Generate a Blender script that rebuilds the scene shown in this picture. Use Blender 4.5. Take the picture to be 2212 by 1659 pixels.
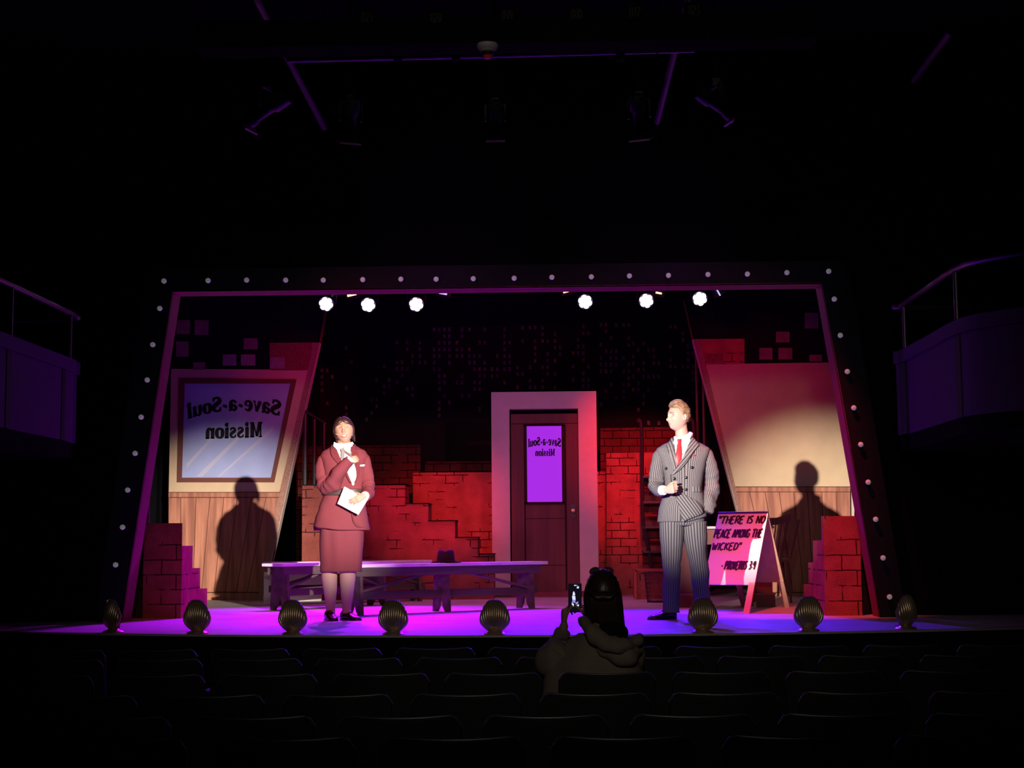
import bpy, math, random
from mathutils import Vector, Matrix, noise, Euler
R = math.radians
V = Vector
rng = random.Random(7)
SC = bpy.context.scene
for o in list(bpy.data.objects):
    bpy.data.objects.remove(o, do_unlink=True)
C = SC.collection

# ------------------------------------------------------------------ camera
FPX, CX, CY = 3300.0, 1106.0, 829.5          # focal length in pixels of the 2212x1659 frame
CAMZ = 0.64                                   # above the stage floor (z = 0); house floor is z = -0.9
cam_d = bpy.data.cameras.new('camera')
cam_d.sensor_width = 36.0
cam_d.lens = 36.0 * FPX / 2212.0
cam_d.clip_start = 0.1
cam_d.clip_end = 200
cam = bpy.data.objects.new('camera', cam_d)
C.objects.link(cam)
CAMR = (Matrix.Rotation(R(1.5), 4, 'Z') @ Matrix.Rotation(R(90) + math.atan((1172 - CY) / FPX), 4, 'X')
        @ Matrix.Rotation(R(-0.45), 4, 'Z'))
cam.matrix_world = Matrix.Translation((0, 0, CAMZ)) @ CAMR
SC.camera = cam
CAM3 = CAMR.to_3x3()
CAMP = V((0, 0, CAMZ))

def ray(u, v):
    return CAM3 @ V(((u - CX) / FPX, (CY - v) / FPX, -1.0))
def P(u, v, Y):                                # point of the plane y = Y seen at a pixel
    d = ray(u, v); return CAMP + d * (Y / d.y)
def F(u, v, z=0.0):                            # point of the plane z = z seen at a pixel
    d = ray(u, v); return CAMP + d * ((z - CAMZ) / d.z)
def PX(u, v, X):                               # point of the plane x = X seen at a pixel
    d = ray(u, v); return CAMP + d * (X / d.x)

# ------------------------------------------------------------------ world, exposure, stage lighting
w = bpy.data.worlds.new('world'); SC.world = w
w.use_nodes = True
w.node_tree.nodes['Background'].inputs[0].default_value = (0.10, 0.06, 0.22, 1)
w.node_tree.nodes['Background'].inputs[1].default_value = 0.0012
SC.view_settings.view_transform = 'Standard'
SC.view_settings.look = 'None'
SC.view_settings.gamma = 1.0
SC.view_settings.exposure = 0.0
SC.view_settings.use_curve_mapping = False

def aim(o, target):
    o.rotation_euler = (V(target) - o.location).to_track_quat('-Z', 'Y').to_euler()
def spot(name, loc, target, power, col, ang, blend=0.5, rad=0.05):
    l = bpy.data.lights.new(name, 'SPOT')
    l.energy = power; l.color = col; l.spot_size = R(ang); l.spot_blend = blend; l.shadow_soft_size = rad
    o = bpy.data.objects.new(name, l); C.objects.link(o)
    o.location = loc; aim(o, target); return o
def point(name, loc, power, col, rad=0.1):
    l = bpy.data.lights.new(name, 'POINT')
    l.energy = power; l.color = col; l.shadow_soft_size = rad
    o = bpy.data.objects.new(name, l); C.objects.link(o); o.location = loc; return o

WOMAN_Y, MAN_Y, FLAT_Y = F(738, 1340).y, F(1478, 1338).y, 17.9
def back_project(head, shadow, y):
    d = shadow - head
    return head + d * ((y - head.y) / d.y)
Lw = back_project(P(741, 928, WOMAN_Y), P(531, 1058, FLAT_Y), 2.2)     # follow spot that throws her shadow on the left flat
Lm = back_project(P(1468, 898, MAN_Y), P(1741, 1032, FLAT_Y), 2.2)     # follow spot that throws his shadow on the right flat
WHITE = (1.0, 0.88, 0.74)
spot('follow_spot_left', Lw, P(706, 1040, WOMAN_Y), 18500, WHITE, 10.2, 1.0, 0.05)
spot('follow_spot_right', Lm, P(1496, 998, MAN_Y), 17500, (1.0, 0.87, 0.74), 10.2, 1.0, 0.05)
RED = (1.0, 0.02, 0.03)
spot('red_wash_one', (-0.8, 13.6, 3.2), (-1.5, 18.6, 0.8), 800, RED, 25, 0.9, 0.08)
spot('red_wash_two', (0.9, 13.6, 3.3), (1.05, 18.6, 1.6), 1250, RED, 25, 0.9, 0.08)
spot('red_wash_three', (0.8, 13.6, 3.1), (-2.5, 18.0, 2.5), 300, RED, 24, 0.9, 0.08)
spot('red_wash_four', (-0.8, 13.6, 3.1), (2.3, 18.0, 2.4), 260, RED, 24, 0.9, 0.08)
PINK = (1.0, 0.22, 0.42)
spot('pink_front_left', (-3.6, 4.0, 3.4), (0.3, 18.0, 1.0), 900, PINK, 20, 0.9, 0.1)
spot('pink_front_right', (3.4, 4.0, 3.4), (-0.4, 18.0, 1.0), 750, PINK, 20, 0.9, 0.1)
HOT = (1.0, 0.05, 0.085)
spot('pink_overhead_left', (-1.2, 11.0, 4.4), (-2.0, 13.4, 0.3), 170, HOT, 44, 0.9, 0.08)
spot('pink_overhead_middle', (0.3, 11.0, 4.4), (0.0, 13.6, 0.2), 70, HOT, 44, 0.9, 0.08)
spot('pink_overhead_right', (1.3, 11.0, 4.4), (2.05, 13.5, 0.5), 1150, HOT, 30, 0.9, 0.08)
spot('upstage_mauve_wash', (-0.4, 16.5, 3.6), (-0.4, 16.4, 0.0), 190, (1.0, 0.16, 0.62), 95, 1.0, 0.15)
point('added_backdrop_fill', (0.0, 19.0, 3.6), 1.6, (0.75, 0.08, 0.45), 0.2)  # unseen point added to brighten the backdrop and its painted windows
LED_PX = [(704, 657), (795, 659), (899, 658), (1264, 652), (1396, 650), (1512, 646)]
LED_Y = 16.2
LED_COL = [(0.42, 0.0, 1.0), (0.48, 0.0, 1.0), (0.42, 0.0, 1.0), (0.10, 0.0, 1.0), (0.04, 0.0, 1.0), (0.12, 0.01, 1.0)]
LED_AIM = [F(520, 1330), F(700, 1325), F(900, 1325), F(1130, 1338), F(1330, 1338), F(1540, 1342)]
for (u, v), c, t, c_pow in zip(LED_PX, LED_COL, LED_AIM, (650, 1150, 1200, 1400, 1300, 520)):
    p = P(u, v, LED_Y)
    spot('led_beam', p + (t - p).normalized() * 0.03, t, c_pow, c, 50 if u > 1000 else 62, 0.6, 0.05)
    spot('led_spill', p + V((0, -0.12, -0.06)), (p.x * 0.7, 7.6, -0.2), 42, (0.45, 0.03, 1.0), 40, 1.0, 0.05)
for x in (-1.0, 1.0):
    point('added_purple_fill', (x, 12.4, 3.3), 3.2, (0.42, 0.01, 0.9), 0.2)  # unseen points added to put dim purple on balconies and overhead gear
spot('house_fill', (0.0, -2.0, 3.6), (0.0, 12.0, 0.6), 520, (1.0, 0.9, 0.75), 34, 0.8, 0.3)

# ------------------------------------------------------------------ materials
def mat(name, col, rough=0.6, metal=0.0, spec=0.4, emis=None, es=0.0, nscale=0, namt=0.0, coat=0.0, bump=0.0, bscale=60):
    m = bpy.data.materials.new(name); m.use_nodes = True
    nt = m.node_tree; b = nt.nodes['Principled BSDF']
    b.inputs['Base Color'].default_value = (*col, 1)
    b.inputs['Roughness'].default_value = rough
    b.inputs['Metallic'].default_value = metal
    b.inputs['Specular IOR Level'].default_value = spec
    b.inputs['Coat Weight'].default_value = coat
    if emis:
        b.inputs['Emission Color'].default_value = (*emis, 1)
        b.inputs['Emission Strength'].default_value = es
    if nscale:
        tc = nt.nodes.new('ShaderNodeTexCoord'); n = nt.nodes.new('ShaderNodeTexNoise')
        n.inputs['Scale'].default_value = nscale; n.inputs['Detail'].default_value = 5
        mp = nt.nodes.new('ShaderNodeMapRange')
        mp.inputs[1].default_value = 0.3; mp.inputs[2].default_value = 0.7
        mp.inputs[3].default_value = 1 - namt; mp.inputs[4].default_value = 1 + namt
        mx = nt.nodes.new('ShaderNodeVectorMath'); mx.operation = 'SCALE'
        mx.inputs[0].default_value = col
        nt.links.new(tc.outputs['Object'], n.inputs['Vector'])
        nt.links.new(n.outputs['Fac'], mp.inputs[0])
        nt.links.new(mp.outputs[0], mx.inputs['Scale'])
        nt.links.new(mx.outputs[0], b.inputs['Base Color'])
    if bump:
        tc = nt.nodes.new('ShaderNodeTexCoord'); n = nt.nodes.new('ShaderNodeTexNoise')
        n.inputs['Scale'].default_value = bscale
        bp = nt.nodes.new('ShaderNodeBump'); bp.inputs['Strength'].default_value = bump; bp.inputs['Distance'].default_value = 0.01
        nt.links.new(tc.outputs['Object'], n.inputs['Vector'])
        nt.links.new(n.outputs['Fac'], bp.inputs['Height']); nt.links.new(bp.outputs[0], b.inputs['Normal'])
    return m

def brick_mat(name, col, line, cover=0.5, bw=0.21, bh=0.098, seed=0.0):
    """painted scenery brick: sponge-mottled paint with broken, hand-drawn joint lines"""
    m = bpy.data.materials.new(name); m.use_nodes = True
    nt = m.node_tree; N = nt.nodes; L = nt.links; b = N['Principled BSDF']
    b.inputs['Roughness'].default_value = 0.85; b.inputs['Specular IOR Level'].default_value = 0.15
    tc = N.new('ShaderNodeTexCoord'); sx = N.new('ShaderNodeSeparateXYZ'); L.new(tc.outputs['Object'], sx.inputs[0])
    ad = N.new('ShaderNodeMath'); ad.operation = 'ADD'; L.new(sx.outputs[0], ad.inputs[0]); L.new(sx.outputs[1], ad.inputs[1])
    cb = N.new('ShaderNodeCombineXYZ'); L.new(ad.outputs[0], cb.inputs[0]); L.new(sx.outputs[2], cb.inputs[1])
    wn = N.new('ShaderNodeTexNoise'); wn.inputs['Scale'].default_value = 9; L.new(cb.outputs[0], wn.inputs['Vector'])
    ws = N.new('ShaderNodeVectorMath'); ws.operation = 'SCALE'; ws.inputs['Scale'].default_value = 0.016
    L.new(wn.outputs['Color'], ws.inputs[0])
    wa = N.new('ShaderNodeVectorMath'); wa.operation = 'ADD'; L.new(cb.outputs[0], wa.inputs[0]); L.new(ws.outputs[0], wa.inputs[1])
    br = N.new('ShaderNodeTexBrick'); L.new(wa.outputs[0], br.inputs['Vector'])
    br.inputs['Scale'].default_value = 1.0; br.inputs['Brick Width'].default_value = bw; br.inputs['Row Height'].default_value = bh
    br.inputs['Mortar Size'].default_value = 0.0065; br.inputs['Mortar Smooth'].default_value = 0.3
    pn = N.new('ShaderNodeTexNoise'); pn.inputs['Scale'].default_value = 3.6; pn.inputs['Detail'].default_value = 2
    po = N.new('ShaderNodeVectorMath'); po.operation = 'ADD'; po.inputs[1].default_value = (seed, seed * 1.7, seed)
    L.new(cb.outputs[0], po.inputs[0]); L.new(po.outputs[0], pn.inputs['Vector'])
    th = N.new('ShaderNodeMapRange'); th.inputs[1].default_value = 0.5 - 0.25 * (cover - 0.5) * 2 - 0.03; th.inputs[2].default_value = th.inputs[1].default_value + 0.05
    L.new(pn.outputs['Fac'], th.inputs[0])
    mu = N.new('ShaderNodeMath'); mu.operation = 'MULTIPLY'; L.new(br.outputs['Fac'], mu.inputs[0]); L.new(th.outputs[0], mu.inputs[1])
    sp = N.new('ShaderNodeTexNoise'); sp.inputs['Scale'].default_value = 90; sp.inputs['Detail'].default_value = 3; L.new(tc.outputs['Object'], sp.inputs['Vector'])
    bl = N.new('ShaderNodeTexNoise'); bl.inputs['Scale'].default_value = 5; L.new(tc.outputs['Object'], bl.inputs['Vector'])
    s2 = N.new('ShaderNodeMath'); s2.operation = 'ADD'; L.new(sp.outputs['Fac'], s2.inputs[0]); L.new(bl.outputs['Fac'], s2.inputs[1])
    mr = N.new('ShaderNodeMapRange'); mr.inputs[1].default_value = 0.7; mr.inputs[2].default_value = 1.3; mr.inputs[3].default_value = 0.62; mr.inputs[4].default_value = 1.3
    L.new(s2.outputs[0], mr.inputs[0])
    sc = N.new('ShaderNodeVectorMath'); sc.operation = 'SCALE'; sc.inputs[0].default_value = col; L.new(mr.outputs[0], sc.inputs['Scale'])
    mix = N.new('ShaderNodeMix'); mix.data_type = 'RGBA'
    L.new(mu.outputs[0], mix.inputs['Factor']); L.new(sc.outputs[0], mix.inputs['A']); mix.inputs['B'].default_value = (*line, 1)
    L.new(mix.outputs['Result'], b.inputs['Base Color'])
    return m

def stripe_mat(name, dark, light, per=1.0, duty=0.45):
    """chalk-striped cloth; the stripes follow the weave through the UVs (u in stripe units)"""
    m = bpy.data.materials.new(name); m.use_nodes = True
    nt = m.node_tree; N = nt.nodes; L = nt.links; b = N['Principled BSDF']
    b.inputs['Roughness'].default_value = 0.9; b.inputs['Specular IOR Level'].default_value = 0.15
    uv = N.new('ShaderNodeUVMap'); uv.uv_map = 'UVMap'; sx = N.new('ShaderNodeSeparateXYZ'); L.new(uv.outputs[0], sx.inputs[0])
    fr = N.new('ShaderNodeMath'); fr.operation = 'FRACT'; L.new(sx.outputs[0], fr.inputs[0])
    sb = N.new('ShaderNodeMath'); sb.operation = 'SUBTRACT'; L.new(fr.outputs[0], sb.inputs[0]); sb.inputs[1].default_value = 0.5
    ab = N.new('ShaderNodeMath'); ab.operation = 'ABSOLUTE'; L.new(sb.outputs[0], ab.inputs[0])
    mr = N.new('ShaderNodeMapRange'); L.new(ab.outputs[0], mr.inputs[0])
    mr.inputs[1].default_value = duty / 2; mr.inputs[2].default_value = duty / 2 + 0.16; mr.inputs[3].default_value = 1; mr.inputs[4].default_value = 0
    mix = N.new('ShaderNodeMix'); mix.data_type = 'RGBA'; L.new(mr.outputs[0], mix.inputs['Factor'])
    mix.inputs['A'].default_value = (*dark, 1); mix.inputs['B'].default_value = (*light, 1)
    L.new(mix.outputs['Result'], b.inputs['Base Color'])
    return m

def wood_mat(name, c1, c2, axis=2, plank=0.0, scale=14, line=0.25, rough=0.6):
    m = bpy.data.materials.new(name); m.use_nodes = True
    nt = m.node_tree; N = nt.nodes; L = nt.links; b = N['Principled BSDF']
    b.inputs['Roughness'].default_value = rough; b.inputs['Specular IOR Level'].default_value = 0.25
    tc = N.new('ShaderNodeTexCoord'); mp = N.new('ShaderNodeMapping')
    s = [scale, scale, scale]; s[axis] = scale * 0.08
    mp.inputs['Scale'].default_value = s; L.new(tc.outputs['Object'], mp.inputs[0])
    n = N.new('ShaderNodeTexNoise'); n.inputs['Scale'].default_value = 1.0; n.inputs['Detail'].default_value = 4; L.new(mp.outputs[0], n.inputs['Vector'])
    mr = N.new('ShaderNodeMapRange'); mr.inputs[1].default_value = 0.35; mr.inputs[2].default_value = 0.65; L.new(n.outputs['Fac'], mr.inputs[0])
    mix = N.new('ShaderNodeMix'); mix.data_type = 'RGBA'; L.new(mr.outputs[0], mix.inputs['Factor'])
    mix.inputs['A'].default_value = (*c1, 1); mix.inputs['B'].default_value = (*c2, 1)
    L.new(mix.outputs['Result'], b.inputs['Base Color'])
    return m

M = {}
M['black'] = mat('black paint', (0.010, 0.010, 0.012), 0.8, spec=0.1)
M['blackfront'] = mat('black scenery paint', (0.007, 0.007, 0.010), 0.7, spec=0.15)
M['drape'] = mat('black drape cloth', (0.006, 0.006, 0.008), 1.0, spec=0.0)
M['house'] = mat('dark house paint', (0.004, 0.004, 0.005), 0.9, spec=0.05)
M['carpet'] = mat('black carpet', (0.003, 0.003, 0.004), 1.0, spec=0.0, nscale=40, namt=0.4)
M['stage'] = mat('painted stage floor', (0.50, 0.45, 0.47), 0.55, spec=0.35, nscale=3.0, namt=0.16)
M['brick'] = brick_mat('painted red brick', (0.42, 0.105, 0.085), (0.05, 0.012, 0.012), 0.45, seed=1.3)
M['brickmid'] = brick_mat('red brick with painted shade', (0.30, 0.075, 0.062), (0.04, 0.01, 0.01), 0.42, seed=5.7)  # brick colour darkened to stand in for weaker red light on the platform
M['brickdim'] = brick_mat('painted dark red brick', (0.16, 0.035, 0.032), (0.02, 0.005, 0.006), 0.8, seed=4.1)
M['brickside'] = brick_mat('painted brick side units', (0.29, 0.062, 0.055), (0.04, 0.008, 0.01), 0.5, 0.26, 0.13, seed=8.3)
M['brickdark'] = brick_mat('painted maroon brick', (0.10, 0.022, 0.02), (0.012, 0.004, 0.004), 0.6, 0.26, 0.13, seed=2.3)
M['speckle'] = mat('speckled maroon paint', (0.26, 0.075, 0.07), 0.85, spec=0.1, nscale=60, namt=0.35)
M['stoneedge'] = mat('speckled stone edging paint', (0.36, 0.19, 0.15), 0.85, spec=0.1, nscale=90, namt=0.3)
M['magenta_trim'] = mat('dark pink painted trim', (0.24, 0.05, 0.075), 0.7, spec=0.2)
M['cream'] = mat('cream wall paint', (0.62, 0.46, 0.30), 0.8, spec=0.15, nscale=5, namt=0.05)
M['creamframe'] = mat('pale painted surround', (0.62, 0.50, 0.45), 0.8, spec=0.15, nscale=6, namt=0.05)
M['winframe'] = mat('brown painted window frame', (0.16, 0.055, 0.045), 0.7, spec=0.2)
M['winblue'] = mat('pale blue painted glass', (0.37, 0.42, 0.70), 0.6, spec=0.2, nscale=3, namt=0.08)
M['streak'] = mat('lighter painted glare streak', (0.50, 0.50, 0.66), 0.6, spec=0.2)
M['ink'] = mat('black lettering paint', (0.012, 0.008, 0.012), 0.6, spec=0.2)
M['wains'] = wood_mat('painted wood grain panelling', (0.50, 0.21, 0.135), (0.29, 0.11, 0.075), 2, scale=18)
M['wainsline'] = mat('dark plank joint paint', (0.10, 0.035, 0.025), 0.8, spec=0.1)
M['doorwood'] = wood_mat('dark brown door wood', (0.17, 0.05, 0.05), (0.12, 0.035, 0.04), 2, scale=9)
M['doorline'] = mat('door joint line', (0.04, 0.012, 0.014), 0.8, spec=0.1)
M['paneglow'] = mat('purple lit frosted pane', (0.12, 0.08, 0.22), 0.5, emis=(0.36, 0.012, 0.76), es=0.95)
M['winpaint1'] = mat('dull pink painted window', (0.28, 0.16, 0.15), 0.9, spec=0.1, nscale=12, namt=0.2)
M['winpaint2'] = mat('dull grey painted window', (0.30, 0.27, 0.24), 0.9, spec=0.1, nscale=12, namt=0.2)
M['citydark'] = mat('dark painted skyline', (0.020, 0.012, 0.028), 0.9, spec=0.05)
M['citywall'] = mat('maroon painted skyline', (0.040, 0.018, 0.028), 0.9, spec=0.05)
M['citywin'] = mat('faded painted city windows', (0.34, 0.25, 0.20), 0.9, spec=0.05, nscale=30, namt=0.5)
M['citywinred'] = mat('red painted city windows', (0.65, 0.20, 0.15), 0.9, spec=0.05, nscale=30, namt=0.4)
M['benchwood'] = wood_mat('weathered bench wood', (0.15, 0.115, 0.085), (0.07, 0.055, 0.042), 0, scale=12)
M['benchtop'] = mat('bench top with painted highlight', (0.74, 0.70, 0.70), 0.3, spec=0.5, nscale=8, namt=0.15)  # paler than the wood: strong light from above put into the colour
M['felt'] = mat('dark brown felt', (0.05, 0.022, 0.02), 0.95, spec=0.1)
M['band'] = mat('black hat band', (0.01, 0.008, 0.012), 0.5)
M['bronze'] = mat('antique bronze', (0.46, 0.33, 0.23), 0.32, metal=0.75, spec=0.5)
M['bulb'] = mat('frosted bulb with added glow', (0.75, 0.75, 0.74), 0.35, emis=(1.0, 0.97, 0.93), es=0.08)  # weak emission added to lift the grey of the unlit bulbs
M['socket'] = mat('black bulb socket', (0.02, 0.02, 0.02), 0.5)
M['skin'] = mat('fair skin', (0.48, 0.29, 0.25), 0.5, spec=0.3)
M['skinw'] = mat('warm fair skin', (0.44, 0.255, 0.185), 0.5, spec=0.3)
M['stocking'] = mat('nude stocking', (0.44, 0.26, 0.20), 0.55, spec=0.25)
M['skinaud'] = mat('audience skin', (0.20, 0.10, 0.08), 0.6, spec=0.2)
M['lip'] = mat('rose lips', (0.42, 0.12, 0.10), 0.4)
M['teeth'] = mat('teeth', (0.8, 0.74, 0.66), 0.3)
M['mouthdark'] = mat('mouth interior', (0.08, 0.015, 0.015), 0.6)
M['eyewhite'] = mat('eye white', (0.6, 0.55, 0.52), 0.2)
M['eyedark'] = mat('dark iris', (0.03, 0.015, 0.012), 0.2)
M['browbrown'] = mat('eyebrow hair', (0.13, 0.06, 0.04), 0.9)
M['hairdark'] = mat('dark brown hair', (0.035, 0.014, 0.012), 0.4, spec=0.5, bump=0.25, bscale=70)
M['hairblond'] = mat('light brown hair', (0.22, 0.145, 0.09), 0.5, spec=0.4, bump=0.25, bscale=70, nscale=38, namt=0.5)
M['hairaud'] = mat('black brown hair', (0.016, 0.007, 0.006), 0.38, spec=0.4)
M['maroon'] = mat('maroon wool', (0.160, 0.035, 0.048), 0.9, spec=0.12, nscale=200, namt=0.08)
M['maroonlapel'] = mat('maroon lapel wool', (0.130, 0.026, 0.036), 0.9, spec=0.12)
M['belt'] = mat('dark grey belt leather', (0.035, 0.028, 0.026), 0.5)
M['shirt'] = mat('white shirt cotton', (0.88, 0.86, 0.84), 0.8, spec=0.2)
M['greybow'] = mat('grey satin ribbon', (0.16, 0.155, 0.15), 0.5)
M['paper'] = mat('white paper', (0.90, 0.90, 0.88), 0.8, spec=0.2)
M['leather'] = mat('black shoe leather', (0.012, 0.008, 0.008), 0.25, spec=0.6)
M['tie'] = mat('red silk tie', (0.42, 0.02, 0.035), 0.45, spec=0.4)
M['stripe'] = stripe_mat('grey striped suiting', (0.038, 0.038, 0.045), (0.165, 0.160, 0.178))
M['dash'] = mat('suit welt cloth', (0.06, 0.058, 0.07), 0.9, spec=0.1)
M['buttons'] = mat('black glossy button', (0.008, 0.008, 0.010), 0.12, spec=0.8, coat=0.5)
M['signwhite'] = mat('white sign paint', (0.82, 0.78, 0.76), 0.6, spec=0.2)
M['signwood'] = wood_mat('pale sign wood', (0.55, 0.34, 0.24), (0.46, 0.27, 0.19), 2, scale=10)
M['chairwood'] = mat('reddish chair wood', (0.26, 0.07, 0.07), 0.5)
M['deskwood'] = wood_mat('brown desk wood', (0.17, 0.06, 0.045), (0.12, 0.04, 0.03), 2, scale=10)
M['desktop'] = mat('desk top', (0.45, 0.40, 0.42), 0.3)
M['steel'] = mat('painted grey steel', (0.055, 0.045, 0.06), 0.45, metal=0.3)
M['wire'] = mat('dark wire mesh', (0.05, 0.04, 0.07), 0.4, metal=0.5)
M['seatcloth'] = mat('black seat upholstery', (0.006, 0.004, 0.005), 0.8, spec=0.15)
M['seatshell'] = mat('black seat back shell', (0.004, 0.004, 0.005), 0.6, spec=0.15)
M['seatrim'] = mat('glossy added seat edge', (0.032, 0.028, 0.045), 0.32, metal=0.3, spec=0.8)
M['balcony'] = mat('balcony panel paint', (0.10, 0.035, 0.13), 0.7, spec=0.1)
M['balcseam'] = mat('balcony seam strip', (0.008, 0.006, 0.01), 0.7)
M['rail'] = mat('brushed rail metal', (0.14, 0.10, 0.14), 0.35, metal=0.8)
M['fixture'] = mat('black lamp housing', (0.02, 0.02, 0.025), 0.45)
M['fixturegel'] = mat('lamp gel frame', (0.55, 0.22, 0.50), 0.6)
M['ledglass'] = mat('lit led lens', (1, 1, 1), 0.3, emis=(0.92, 0.62, 1.0), es=14.0)
M['warmglass'] = mat('lit warm lamp opening', (1, 1, 1), 0.3, emis=(1.0, 0.62, 0.30), es=2.2)
M['bluegl'] = mat('lit lilac lamp vents', (1, 1, 1), 0.3, emis=(0.6, 0.5, 1.0), es=1.2)
M['pipe'] = mat('lighting pipe metal', (0.20, 0.13, 0.22), 0.5, metal=0.3)
M['truss'] = mat('dark grid pipe', (0.03, 0.025, 0.035), 0.5, metal=0.4)
M['smoke'] = mat('detector plastic', (0.30, 0.27, 0.28), 0.5)
M['smokered'] = mat('detector red lens', (0.25, 0.02, 0.02), 0.4, emis=(1, 0.03, 0.04), es=0.02)
M['label'] = mat('grey stencil paint', (0.02, 0.022, 0.02), 0.8)
M['exit'] = mat('exit lettering with added glow', (0.05, 0.01, 0.01), 0.6, emis=(1.0, 0.12, 0.04), es=0.004)  # the sign is unlit; a faint glow is added to its letters
M['hoodie'] = mat('grey brown jacket cloth', (0.115, 0.088, 0.075), 0.95, spec=0.1, nscale=150, namt=0.1)
M['hoodieseam'] = mat('jacket seam', (0.03, 0.02, 0.018), 0.95)
M['glasses'] = mat('brown tinted sunglasses', (0.02, 0.007, 0.006), 0.5, spec=0.1)
M['phone'] = mat('black phone body', (0.012, 0.012, 0.014), 0.3)
M['phonescreen'] = mat('phone screen', (0.005, 0.005, 0.006), 0.1, emis=(0.004, 0.003, 0.008), es=1.0)
M['phonelit'] = mat('lit phone picture', (0.5, 0.5, 0.6), 0.3, emis=(0.75, 0.72, 1.0), es=1.0)
M['phoneblue'] = mat('lit blue phone picture', (0.3, 0.3, 0.6), 0.3, emis=(0.25, 0.28, 0.75), es=0.9)
M['mic'] = mat('skin tone headset wire', (0.6, 0.42, 0.30), 0.4)
# ------------------------------------------------------------------ mesh helpers
class MB:
    def __init__(s):
        s.v = []; s.f = []; s.uv = []; s.mi = []
    def face(s, idx, uv=None, mi=0):
        s.f.append(tuple(idx)); s.uv.append(uv); s.mi.append(mi)
    def box(s, c, d, rot=None):
        c = V(c); hx, hy, hz = d[0] / 2, d[1] / 2, d[2] / 2; b = len(s.v)
        for x in (-hx, hx):
            for y in (-hy, hy):
                for z in (-hz, hz):
                    p = V((x, y, z))
                    if rot: p = rot @ p
                    s.v.append(c + p)
        for q in ((0, 1, 3, 2), (4, 6, 7, 5), (0, 4, 5, 1), (2, 3, 7, 6), (0, 2, 6, 4), (1, 5, 7, 3)):
            s.face([b + i for i in q])
        return s
    def prism(s, poly, ext):                      # poly: 3-D points of a planar outline, ext: extrusion vector
        n = len(poly); b = len(s.v); ext = V(ext)
        s.v += [V(p) for p in poly] + [V(p) + ext for p in poly]
        s.face(list(range(b, b + n))); s.face(list(range(b + 2 * n - 1, b + n - 1, -1)))
        for i in range(n):
            j = (i + 1) % n; s.face((b + j, b + i, b + n + i, b + n + j))
        return s
    def loft(s, rings, cap=True, uvs=None, wrap=True):
        b = len(s.v); n = len(rings[0])
        for r in rings: s.v += [V(p) for p in r]
        m = n if wrap else n - 1
        for k in range(len(rings) - 1):
            for i in range(m):
                j = (i + 1) % n
                uv = None
                if uvs:
                    j2 = i + 1
                    uv = [uvs(k, i), uvs(k, j2), uvs(k + 1, j2), uvs(k + 1, i)]
                s.face((b + k * n + i, b + k * n + j, b + (k + 1) * n + j, b + (k + 1) * n + i), uv)
        if cap and wrap:
            s.face([b + i for i in range(n - 1, -1, -1)])
            e = b + (len(rings) - 1) * n; s.face([e + i for i in range(n)])
        return s
    def tube(s, pts, rad, n=12, cap=True, uvper=None, flat=1.0, up=None):
        pts = [V(p) for p in pts]
        if not hasattr(rad, '__len__'): rad = [rad] * len(pts)
        rings = []; prev = None
        for i, p in enumerate(pts):
            t = (pts[min(i + 1, len(pts) - 1)] - pts[max(i - 1, 0)]).normalized()
            if prev is None:
                a = V(up) if up else (V((0, 0, 1)) if abs(t.z) < 0.9 else V((0, 1, 0)))
                x = t.cross(a).normalized()
            else:
                x = (prev - t * prev.dot(t)).normalized()
            prev = x; y = t.cross(x)
            rings.append([p + x * (math.cos(2 * math.pi * k / n) * rad[i]) + y * (math.sin(2 * math.pi * k / n) * rad[i] * flat) for k in range(n)])
        uvs = None
        if uvper: uvs = lambda k, i: (i * uvper / n, k * 0.1)
        return s.loft(rings, cap, uvs)
    def lathe(s, prof, n=24, c=(0, 0, 0), mtx=None):
        rings = []
        for r, z in prof:
            rg = [V((r * math.cos(2 * math.pi * k / n), r * math.sin(2 * math.pi * k / n), z)) for k in range(n)]
            if mtx: rg = [mtx @ p for p in rg]
            rings.append([p + V(c) for p in rg])
        return s.loft(rings)
    def ball(s, c, r, n=12, m=8, rot=None):
        if not hasattr(r, '__len__'): r = (r, r, r)
        rings = []
        for j in range(1, m):
            th = math.pi * j / m
            rg = []
            for k in range(n):
                p = V((r[0] * math.sin(th) * math.cos(2 * math.pi * k / n), r[1] * math.sin(th) * math.sin(2 * math.pi * k / n), -r[2] * math.cos(th)))
                if rot: p = rot @ p
                rg.append(V(c) + p)
            rings.append(rg)
        return s.loft(rings)
    def build(s, name, m, parent=None, smooth=False, loc=None):
        me = bpy.data.meshes.new(name)
        me.from_pydata([tuple(p) for p in s.v], [], s.f)
        if any(u is not None for u in s.uv):
            ul = me.uv_layers.new(name='UVMap')
            for pl, uv in zip(me.polygons, s.uv):
                for k, li in enumerate(pl.loop_indices):
                    ul.data[li].uv = uv[k] if uv else (0, 0)
        for mm in (m if isinstance(m, (list, tuple)) else [m]): me.materials.append(mm)
        for pl, mi in zip(me.polygons, s.mi): pl.material_index = mi
        import bmesh
        bm = bmesh.new(); bm.from_mesh(me); bmesh.ops.recalc_face_normals(bm, faces=bm.faces); bm.to_mesh(me); bm.free()
        if smooth:
            for pl in me.polygons: pl.use_smooth = True
            if smooth != 'all':
                me.set_sharp_from_angle(angle=R(42))
        o = bpy.data.objects.new(name, me); C.objects.link(o)
        if parent: o.parent = parent
        if loc: o.location = loc
        return o

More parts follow.
